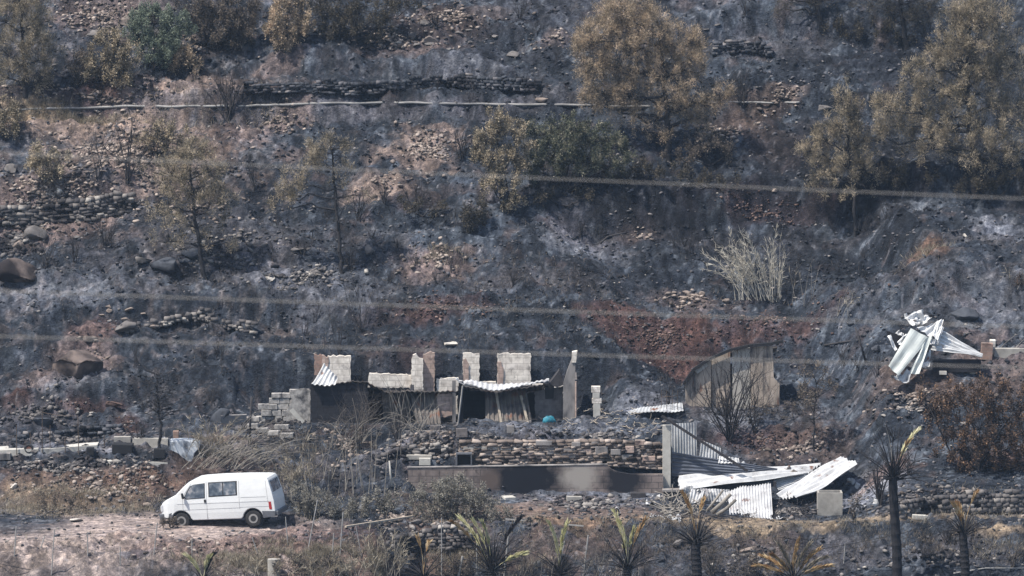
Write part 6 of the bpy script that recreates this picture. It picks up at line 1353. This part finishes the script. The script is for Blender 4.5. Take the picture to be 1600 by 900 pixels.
def grass(name, zones, mat, n, L=.22, W=.014):
    ps, ds = [], []; tot = sum(z[2] * z[3] * z[4] for z in zones)
    for cx, cy, rx, ry, dn in zones:
        k = int(n * rx * ry * dn / tot); o = at(cx, cy); lo_, hi_ = at(cx, cy + ry), at(cx, cy - ry); RX = rx / ppm(o[1]); RY = max(.2, (hi_[1] - lo_[1]) / 2)
        x = o[0] + RX * rng.normal(0, .5, k); y = o[1] + RY * rng.normal(0, .5, k); keep = fbm(x / .8, y / .6, 13, 3) > -.15; x, y = x[keep], y[keep]
        ok = ~((x > -13.3) & (x < -8.8) & (y > -1.0) & (y < 2.0)); x, y = x[ok], y[ok]
        ps.append(np.stack([x, y, zt(x, y) - .01], -1)); ds.append(rng.normal(0, .55, (len(x), 3)) + np.array([0, 0, 1]))
    ps, ds = np.concatenate(ps), np.concatenate(ds); V, Fs = blades(ps, ds, rng.uniform(L * .4, L * 1.3, len(ps)), W); return tag(fast_mesh(name, V, Fs, mat), kind='stuff')
grass('dry_grass', [(80, 178, 130, 14, 1.2), (150, 770, 200, 30, .6), (90, 800, 120, 16, .8), (460, 870, 140, 26, 1), (520, 800, 70, 16, .8), (700, 800, 110, 18, .6), (560, 880, 160, 22, 2), (430, 885, 160, 18, 1.6), (760, 880, 120, 16, .9), (720, 870, 60, 26, .6), (1250, 824, 420, 7, .7), (860, 815, 120, 8, .6),
    (1450, 390, 38, 12, 1.2), (690, 392, 55, 14, .6), (260, 190, 100, 20, .4), (330, 705, 50, 18, 1), (430, 185, 50, 20, .4), (1545, 800, 60, 20, .5), (1560, 860, 50, 20, .4), (130, 850, 200, 20, .12), (400, 150, 50, 20, .3)], 'straw', 52000, L=.3)
grass('scorched_grass', [(560, 860, 220, 30, 1), (1100, 860, 300, 30, .6), (720, 690, 80, 10, .6), (1450, 860, 160, 30, .6), (480, 700, 100, 20, 1), (800, 500, 400, 100, .06), (600, 450, 700, 150, .05)], 'gbrown', 34000, L=.26)
# ------------------------------------------------------------------ palms with burnt crowns
def palm(label, crown, foot_px, trunk_w, fronds, blk=22, L=1.0, hpx=None, Yoff=0, stubs=True, name='palm_tree'):
    """crown = photo point of the growing tip; fronds = (angle from upright in degrees, length px, material, how leafy)"""
    b0 = at(*foot_px); Y = b0[1]; s = ppm(Y); c_ = P(crown[0], crown[1], Y); root = empty(name, b0, label, 'palm'); n = 10; r0 = trunk_w / s / 2
    mb = MB(); pts = []; rr = []
    for i in range(n * 3 + 1):
        t = i / (n * 3); pts.append(np.array(b0) * (1 - t) + c_ * t + np.array([.03 * math.sin(5 * t), 0, -.1 if i == 0 else 0])); rr.append(r0 * (1 + .12 * (i % 3 == 0)) * (1.05 - .15 * t))
    mb.tube(pts, rr, 12); mb.build('trunk', 'palm_trunk', parent=root)
    segs = []
    for i in range(int(blk * 1.4)):
        a = rng.uniform(0, 6.28); el = R(rng.uniform(8, 80)); d = np.array([math.cos(a) * math.sin(el), math.sin(a) * math.sin(el) * .8, math.cos(el)]); q = c_ - np.array([0, 0, rng.uniform(0, .18)]) + d * r0 * .4
        L1 = L * rng.uniform(.35, 1.3); k = 5; bend = rng.uniform(-.3, 3.2); prev = q
        for j in range(k):
            d = d + np.array([0, 0, -.05 * j * math.sin(el) * bend]) + rng.normal(0, .05, 3); d /= np.linalg.norm(d); e = prev + d * L1 / k; segs.append((prev, e, .028 * (1 - j / k * .7), .028 * (1 - (j + 1) / k * .7))); prev = e
    V, Fs = tubes_np(segs, 5); fast_mesh('burnt_fronds', V, Fs, 'frond_black', parent=root)
    for (ang, lp, mat, full) in fronds:
        a = R(ang); d = np.array([math.sin(a), rng.normal(0, .15), math.cos(a)]); d /= np.linalg.norm(d); L1 = lp / s; k = 12; prev = c_.copy(); st_, ps, ds = [], [], []
        side = np.cross(d, [0, 1, 0]); side /= np.linalg.norm(side)
        for j in range(k):
            d = d + np.array([.004 * j * np.sign(ang + .01), 0, -.005 * j]); d /= np.linalg.norm(d); e = prev + d * L1 / k; st_.append((prev, e, .02 * (1 - j / k * .8), .02 * (1 - (j + 1) / k * .8)))
            if j >= k * (1 - full):
                for _ in range(18):
                    sg = rng.choice([-1, 1]); ps.append(prev + (e - prev) * rng.uniform()); ds.append(d * 1.5 + side * sg * rng.uniform(.1, .45) + rng.normal(0, .12, 3))
            prev = e
        V1, F1 = tubes_np(st_, 4)
        if not ps: fast_mesh('frond', V1, F1, mat, parent=root); continue
        V2, F2 = blades(np.array(ps), np.array(ds), rng.uniform(.18, .38, len(ps)), .055)
        fast_mesh('frond', np.concatenate([V1, V2]), np.concatenate([F1, F2 + len(V1)]), mat, parent=root)
    return root
G_, T_ = 'frond_green', 'frond_tan'
palm('tallest burnt palm with black trunk and one green frond tip', (1396, 745), (1402, 925), 15, [(20, 82, G_, .6), (14, 60, T_, .2), (-4, 92, 'cane', .08)], blk=40, L=1.7)
palm('burnt palm with black trunk and two tan spikes at lower right', (1506, 832), (1508, 925), 14, [(-12, 48, T_, .7), (-4, 44, T_, .6), (10, 62, T_, .3)], blk=30, L=1.0)
palm('blackened palm in front of the white wall sheet', (1088, 848), (1088, 930), 16, [(-4, 60, T_, .3), (3, 66, T_, .3), (-8, 80, T_, .35)], blk=44, L=1.1)
palm('burnt palm with yellow green spears left of the blackened one', (980, 888), (980, 930), 14, [(-6, 92, G_, .75), (-2, 70, G_, .6), (12, 80, T_, .5), (3, 60, G_, .5)], blk=34, L=1.5)
palm('burnt palm with two upright pale green spears at bottom centre', (874, 895), (874, 930), 12, [(-4, 82, G_, .7), (2, 78, G_, .7)], blk=28, L=1.2)
palm('widest burnt palm with several yellow green fronds', (768, 892), (768, 930), 18, [(-22, 95, G_, .6), (-28, 104, T_, .45), (-3, 90, G_, .5), (-12, 84, G_, .5), (52, 58, G_, .6), (20, 100, 'frond_black', .5)], blk=60, L=1.5)
palm('small burnt palm with two tan spears left of the widest one', (662, 900), (662, 935), 10, [(-2, 60, T_, .3), (2, 54, T_, .3)], blk=22, L=1.3)
palm('small palm tip with yellow green leaf below the van', (318, 905), (318, 935), 12, [(-25, 44, G_, .8), (14, 42, 'frond_black', .9), (8, 36, G_, .6)], blk=14, L=.8)
palm('low shaggy palm with dry tan leaves at the bottom right of centre', (1240, 905), (1240, 935), 20, [(a, 60, m_2, .75) for a, m_2 in [(-60, T_), (-45, T_), (-30, T_), (-15, 'straw'), (0, T_), (15, 'straw'), (30, T_), (45, 'straw'), (62, T_)]], blk=20, L=.9)

# ------------------------------------------------------------------ the white van
vf, vr = at(292, 824), at(408, 818)
van = empty('parked_van', (0, 0, 0), 'white panel van with one side window pair parked nose left on the track', 'van')
def vprof(pts, w_, name, mat, y0=None, bevel=0, parent=van):
    mb = MB(); mb.prism(pts, -w_ if y0 is None else y0[0], w_ if y0 is None else y0[1]); return mb.build(name, mat, parent=parent, local=True, bevel=bevel)
HW = .90; XF, XR, WR = .83, 3.74, .325
def arc(cx, r_, n=12, a0=180, a1=0, z=WR): return [(cx + r_ * math.cos(R(a0 + (a1 - a0) * i / n)), z + r_ * math.sin(R(a0 + (a1 - a0) * i / n))) for i in range(n + 1)]
outline = [(.06, .48), (.02, .62), (.02, .92), (.08, 1.04), (.20, 1.14), (.42, 1.25), (.64, 1.34), (.93, 1.62), (1.20, 1.84), (1.34, 1.90), (1.6, 1.935), (2.4, 1.96), (3.3, 1.955), (4.15, 1.925), (4.35, 1.90), (4.42, 1.80), (4.56, 1.30), (4.63, .98), (4.66, .55), (4.60, .42)]
outline += [(XR + .45, .40)] + arc(XR, .41, 12, 12, 168, .33)[0:] + [(XR - .47, .34), (XF + .47, .34)] + arc(XF, .41, 12, 12, 168, .33) + [(XF - .43, .42)]
import bmesh
bm = bmesh.new(); vs = [bm.verts.new((x, -HW, z)) for x, z in outline]; f = bm.faces.new(vs); r2 = bmesh.ops.extrude_face_region(bm, geom=[f])
bmesh.ops.translate(bm, vec=(0, 2 * HW, 0), verts=[v for v in r2['geom'] if isinstance(v, bmesh.types.BMVert)])
for zc in (.62, 1.02, 1.22, 1.5, 1.78): bmesh.ops.bisect_plane(bm, geom=bm.verts[:] + bm.edges[:] + bm.faces[:], plane_co=(0, 0, zc), plane_no=(0, 0, 1))
for xc in (.3, .6, 1.2): bmesh.ops.bisect_plane(bm, geom=bm.verts[:] + bm.edges[:] + bm.faces[:], plane_co=(xc, 0, 0), plane_no=(1, 0, 0))
for v in bm.verts:
    x, y, z = v.co; k = 1.0
    if z > 1.02: k -= .13 * ((z - 1.02) / .93) ** 1.35
    if z < .62: k -= .025 * (.62 - z) / .3
    if x < .6: k -= .16 * ((.6 - x) / .6) ** 2
    v.co.y = y * k
bmesh.ops.recalc_face_normals(bm, faces=bm.faces[:])
me = bpy.data.meshes.new('body'); bm.to_mesh(me); bm.free(); me.materials.append(M['paint']); body = bpy.data.objects.new('body', me); col.objects.link(body); body.parent = van
bv = body.modifiers.new('bevel', 'BEVEL'); bv.width = .05; bv.segments = 3; bv.limit_method = 'ANGLE'; bv.angle_limit = R(35)
def yside(z, x=2): 
    k = 1.0
    if z > 1.02: k -= .13 * ((z - 1.02) / .93) ** 1.35
    if x < .6: k -= .16 * ((.6 - x) / .6) ** 2
    return HW * k
def sidepanel(pts, out, th, name, mat, parent=van, sgn=-1):
    """outline lying on the van's side, following its lean"""
    mb = MB(); n = len(pts); V = []
    for o_ in (out, out - th):
        for x, z in pts: V.append((x, sgn * (yside(z, x) + o_), z))
    mb.add(V, [tuple(range(n)), tuple(range(2 * n - 1, n - 1, -1))] + [(i, i + n, (i + 1) % n + n, (i + 1) % n) for i in range(n)])
    return mb.build(name, mat, parent=parent, local=True)
def grow_poly(pts, k):
    cx = sum(p[0] for p in pts) / len(pts); cz = sum(p[1] for p in pts) / len(pts)
    return [(x + k * np.sign(x - cx), z + k * np.sign(z - cz)) for x, z in pts]
fd = [(1.04, 1.24), (1.10, 1.20), (1.82, 1.225), (1.83, 1.76), (1.38, 1.72), (1.28, 1.66), (1.13, 1.45), (1.03, 1.30)]
for sg in (-1, 1):
    wf = sidepanel(grow_poly(fd, .025), .006, .03, 'window', 'black', sgn=sg); sidepanel(fd, .012, .02, 'pane', 'glass', parent=wf, sgn=sg)
    sw = [(2.02, 1.27), (3.12, 1.30), (3.12, 1.80), (2.02, 1.78)]
    wf = sidepanel(grow_poly(sw, .03), .006, .03, 'window', 'black', sgn=sg)
    sidepanel([(2.03, 1.28), (2.56, 1.29), (2.56, 1.79), (2.03, 1.77)], .013, .02, 'pane', 'glass', parent=wf, sgn=sg); sidepanel([(2.60, 1.29), (3.10, 1.305), (3.10, 1.795), (2.60, 1.79)], .013, .02, 'pane', 'glass', parent=wf, sgn=sg)
def line(pts, w_=.012, name='panel_gap', mat='gap', sgn=-1):
    mb = MB()
    for (x0, z0), (x1, z1) in zip(pts[:-1], pts[1:]):
        n_ = 5
        for i in range(n_):
            a = (x0 + (x1 - x0) * i / n_, z0 + (z1 - z0) * i / n_); b2 = (x0 + (x1 - x0) * (i + 1) / n_, z0 + (z1 - z0) * (i + 1) / n_)
            mb.bar((a[0], sgn * (yside(a[1], a[0]) + .0), a[1]), (b2[0], sgn * (yside(b2[1], b2[0]) + .0), b2[1]), w_, .012, up=(0, 1, 0))
    return mb.build(name, mat, parent=van, local=True)
for sg in (-1, 1):
    line([(.93, .72), (.93, 1.2), (1.02, 1.40), (1.30, 1.78)], sgn=sg); line([(1.90, .36), (1.91, 1.82)], sgn=sg); line([(3.22, .75), (3.22, 1.84)], sgn=sg); line([(4.38, .95), (4.30, 1.80)], sgn=sg)
    line([(.93, .76), (1.9, .77), (3.25, .78)], .01, sgn=sg); line([(3.28, 1.18), (4.3, 1.18)], .008, sgn=sg); line([(3.25, .80), (4.4, .80)], .008, sgn=sg); line([(.7, 1.0), (1.9, 1.0), (4.4, 1.0)], .008, sgn=sg)
    mb = MB(); mb.box((1.80, sg * HW - .03, 1.03), (1.88, sg * HW + .03, 1.15)); mb.build('door_handle', 'black', parent=van, local=True, bevel=.01)
    sidepanel([(.30, .42), (.34, .62), (.45, .66), (.45, .48), (XF - .43, .40)][:4], .01, .05, 'bumper_side', 'sill_dirt', sgn=sg)
    sidepanel([(XR + .42, .34), (4.64, .40), (4.66, .60), (XR + .38, .62)], .012, .05, 'rear_bumper_side', 'sill_dirt', sgn=sg)
    sidepanel([(4.42, .68), (4.53, .68), (4.50, .98), (4.40, .98)], .012, .04, 'tail_light', 'redlens', sgn=sg)
    mb = MB(); mb.prism([(.00, .70), (-.01, .92), (.05, .98), (.24, .98), (.26, .72)], sg * .52 if sg > 0 else -.80, sg * .52 if sg < 0 else .80); mb.build('headlight', 'clearlens', parent=van, local=True, bevel=.02)
    mb = MB(); mb.box((.75, sg * .88 - .07, 1.22), (.95, sg * .88 + .07, 1.38)) if False else mb.bar((1.0, sg * .86, 1.25), (.96, sg * 1.02, 1.32), .05); mb.bar((.98, sg * 1.02, 1.22), (.96, sg * 1.03, 1.44), .14, .07); mb.build('wing_mirror', 'black', parent=van, local=True, bevel=.01)
    for X in (XF, XR):
        yo = sg * (HW - .03); yi = sg * (HW - .24); wd = empty('wheel', (0, 0, 0), None, None); wd.parent = van; WORLD[wd.name] = np.zeros(3)
        a_, b2 = (X, yi, WR), (X, yo, WR)
        mb = MB(); mb.tube([(X, yi, WR), (X, yi + (yo - yi) * .15, WR), (X, yi + (yo - yi) * .85, WR), (X, yo, WR)], [WR - .03, WR, WR, WR - .03], 28); mb.build('tyre', 'rubber', parent=wd, local=True, smooth_=False)
        mb = MB(); mb.tube([(X, yi, WR), (X, yo + sg * .006, WR)], .185, 24); mb.build('rim', 'rim', parent=wd, local=True)
        mb = MB(); mb.tube([(X, yo, WR), (X, yo + sg * .012, WR)], .115, 20); mb.build('hub', 'rubber', parent=wd, local=True)
        mb = MB(); mb.tube([(X, yi - sg * .3, WR + .04), (X, sg * (HW - .2), WR + .04)], .40, 24); mb.build('wheel_arch', 'black', parent=van, local=True)
mb = MB(); mb.prism([(-.06, .38), (-.08, .60), (.10, .64), (.36, .62), (.36, .42)], -.80, .80); mb.build('front_bumper', 'sill_dirt', parent=van, local=True, bevel=.03)
mb = MB(); mb.prism([(4.60, .40), (4.60, .60), (4.76, .60), (4.77, .42)], -.86, .86); mb.build('rear_bumper', 'sill_dirt', parent=van, local=True, bevel=.03)
mb = MB(); mb.prism([(.0, .72), (.0, .90), (.06, .90), (.06, .72)], -.5, .5); mb.build('grille', 'black', parent=van, local=True)
# windscreen, rear window
mb = MB(); V = [(.70, -.72, 1.385), (.70, .72, 1.385), (1.19, .66, 1.835), (1.19, -.66, 1.835)]; V += [(x - .018, y, z + .020) for x, y, z in V]; mb.add(V, [(0, 1, 2, 3), (7, 6, 5, 4), (0, 4, 5, 1), (1, 5, 6, 2), (2, 6, 7, 3), (3, 7, 4, 0)]); mb.build('windscreen', 'glass', parent=van, local=True)
mb = MB(); V = [(4.545, -.68, 1.33), (4.545, .68, 1.33), (4.425, .64, 1.76), (4.425, -.64, 1.76)]; V = [(x + .022, y, z + .004) for x, y, z in V] + V; mb.add(V, [(0, 1, 2, 3), (7, 6, 5, 4), (0, 4, 5, 1), (1, 5, 6, 2), (2, 6, 7, 3), (3, 7, 4, 0)]); mb.build('rear_window', 'glass', parent=van, local=True)
mb = MB(); mb.box((.5, -.8, .36), (4.4, .8, .5)); mb.build('underbody', 'black', parent=van, local=True)
yaw = R(-11); ca_, sa_ = math.cos(yaw), math.sin(yaw)
# stand it on the ground: wheels at the two ground points
ang = math.atan2((P(408, 821, 0)[2] - P(292, 828, 0)[2]), 2.91)
front = P(291, 827, -.2)
x_off = np.array([XF * ca_ * math.cos(ang) + .0, XF * sa_, XF * math.sin(ang)])
van.location = front - x_off + np.array([.87 * math.sin(yaw) * 0, .87, 0]); van.rotation_euler = (0, -ang, yaw); van.rotation_mode = 'ZYX' if False else 'XYZ'
van.location[2] = front[2] - XF * math.sin(ang)

# ------------------------------------------------------------------ overhead cables, nearer than the hillside
def cable(y0, y1, Y, r_, label, droop=.0):
    a_, b2 = P(-3300, y0 - (y1 - y0) * 3300 / 1600, Y), P(4900, y1 + (y1 - y0) * 3300 / 1600, Y); pts = []
    for i in range(41):
        t = i / 40; p = a_ * (1 - t) + b2 * t; p[2] -= droop * 4 * t * (1 - t) - droop; pts.append(p)
    mb = MB(); mb.tube(pts, r_, 8); return tag(mb.build('overhead_cable', 'wire', origin=pts[20], smooth_=True), label, 'cable')
cable(241, 312, -160, .0064, 'blurred overhead cable crossing highest, above the slope middle', .35)
cable(456, 512, -160, .0072, 'blurred overhead cable crossing the middle of the slope', .35)
cable(527, 576, -160, .0072, 'blurred overhead cable crossing lowest, at the level of the house top', .35)
# thin black wires low in the foreground
for (x0, y0, x1, y1, lab) in [(1200, 870, 1610, 778, 'sagging thin black wire rising to the right behind the tall palm'), (-20, 876, 260, 905, 'thin black wire at the bottom left corner')]:
    Yw = Y_at(1402, 925) + .9 if x0 > 500 else Y_at(80, 880) ; a_, b2 = P(x0, y0, Yw), P(x1, y1, Yw); pts = [a_ * (1 - t) + b2 * t - np.array([0, 0, .25 * 4 * t * (1 - t)]) for t in np.linspace(0, 1, 16)]
    mb = MB(); mb.tube(pts, .014, 5); tag(mb.build('thin_wire', 'black', origin=a_), lab, 'wire')

# ------------------------------------------------------------------ thin smoke haze in the valley air
hz_m = bpy.data.materials.new('valley_haze'); hz_m.use_nodes = True; hn = hz_m.node_tree.nodes; hn.remove(hn['Principled BSDF'])
pv = hn.new('ShaderNodeVolumePrincipled'); pv.inputs['Color'].default_value = (0.55, 0.74, 1.0, 1); pv.inputs['Density'].default_value = 0.00016; pv.inputs['Anisotropy'].default_value = .2
hz_m.node_tree.links.new(pv.outputs[0], hn['Material Output'].inputs['Volume'])
mb = MB(); mb.box((-440, -700, -22), (440, 580, 90 + float(GZ.max()))); hz = mb.build('haze', hz_m); tag(hz, kind='stuff')

# labels that count along a row
ORD = ['first', 'second', 'third', 'fourth', 'fifth', 'sixth', 'seventh', 'eighth', 'ninth', 'tenth', 'eleventh', 'twelfth', 'thirteenth', 'fourteenth', 'fifteenth', 'sixteenth', 'seventeenth', 'eighteenth']
for grp, txt in [('grey fence stakes along the dirt track', '{} from the left of the thin grey fence stakes in the foreground'), ('squared blocks of the upper stone wall', '{} from the left of the squared blocks on the upper stone wall'),
                 ('rusty stakes along the left terrace', '{} from the left of the thin rusty stakes on the terrace slab'), ('fallen blocks by the broken wall', '{} from the left of the whitish blocks fallen by the broken wall')]:
    row = sorted([o for o in col.objects if o.get('group') == grp], key=lambda o: o.location.x)
    for i, o in enumerate(row): o['label'] = txt.format(ORD[i])
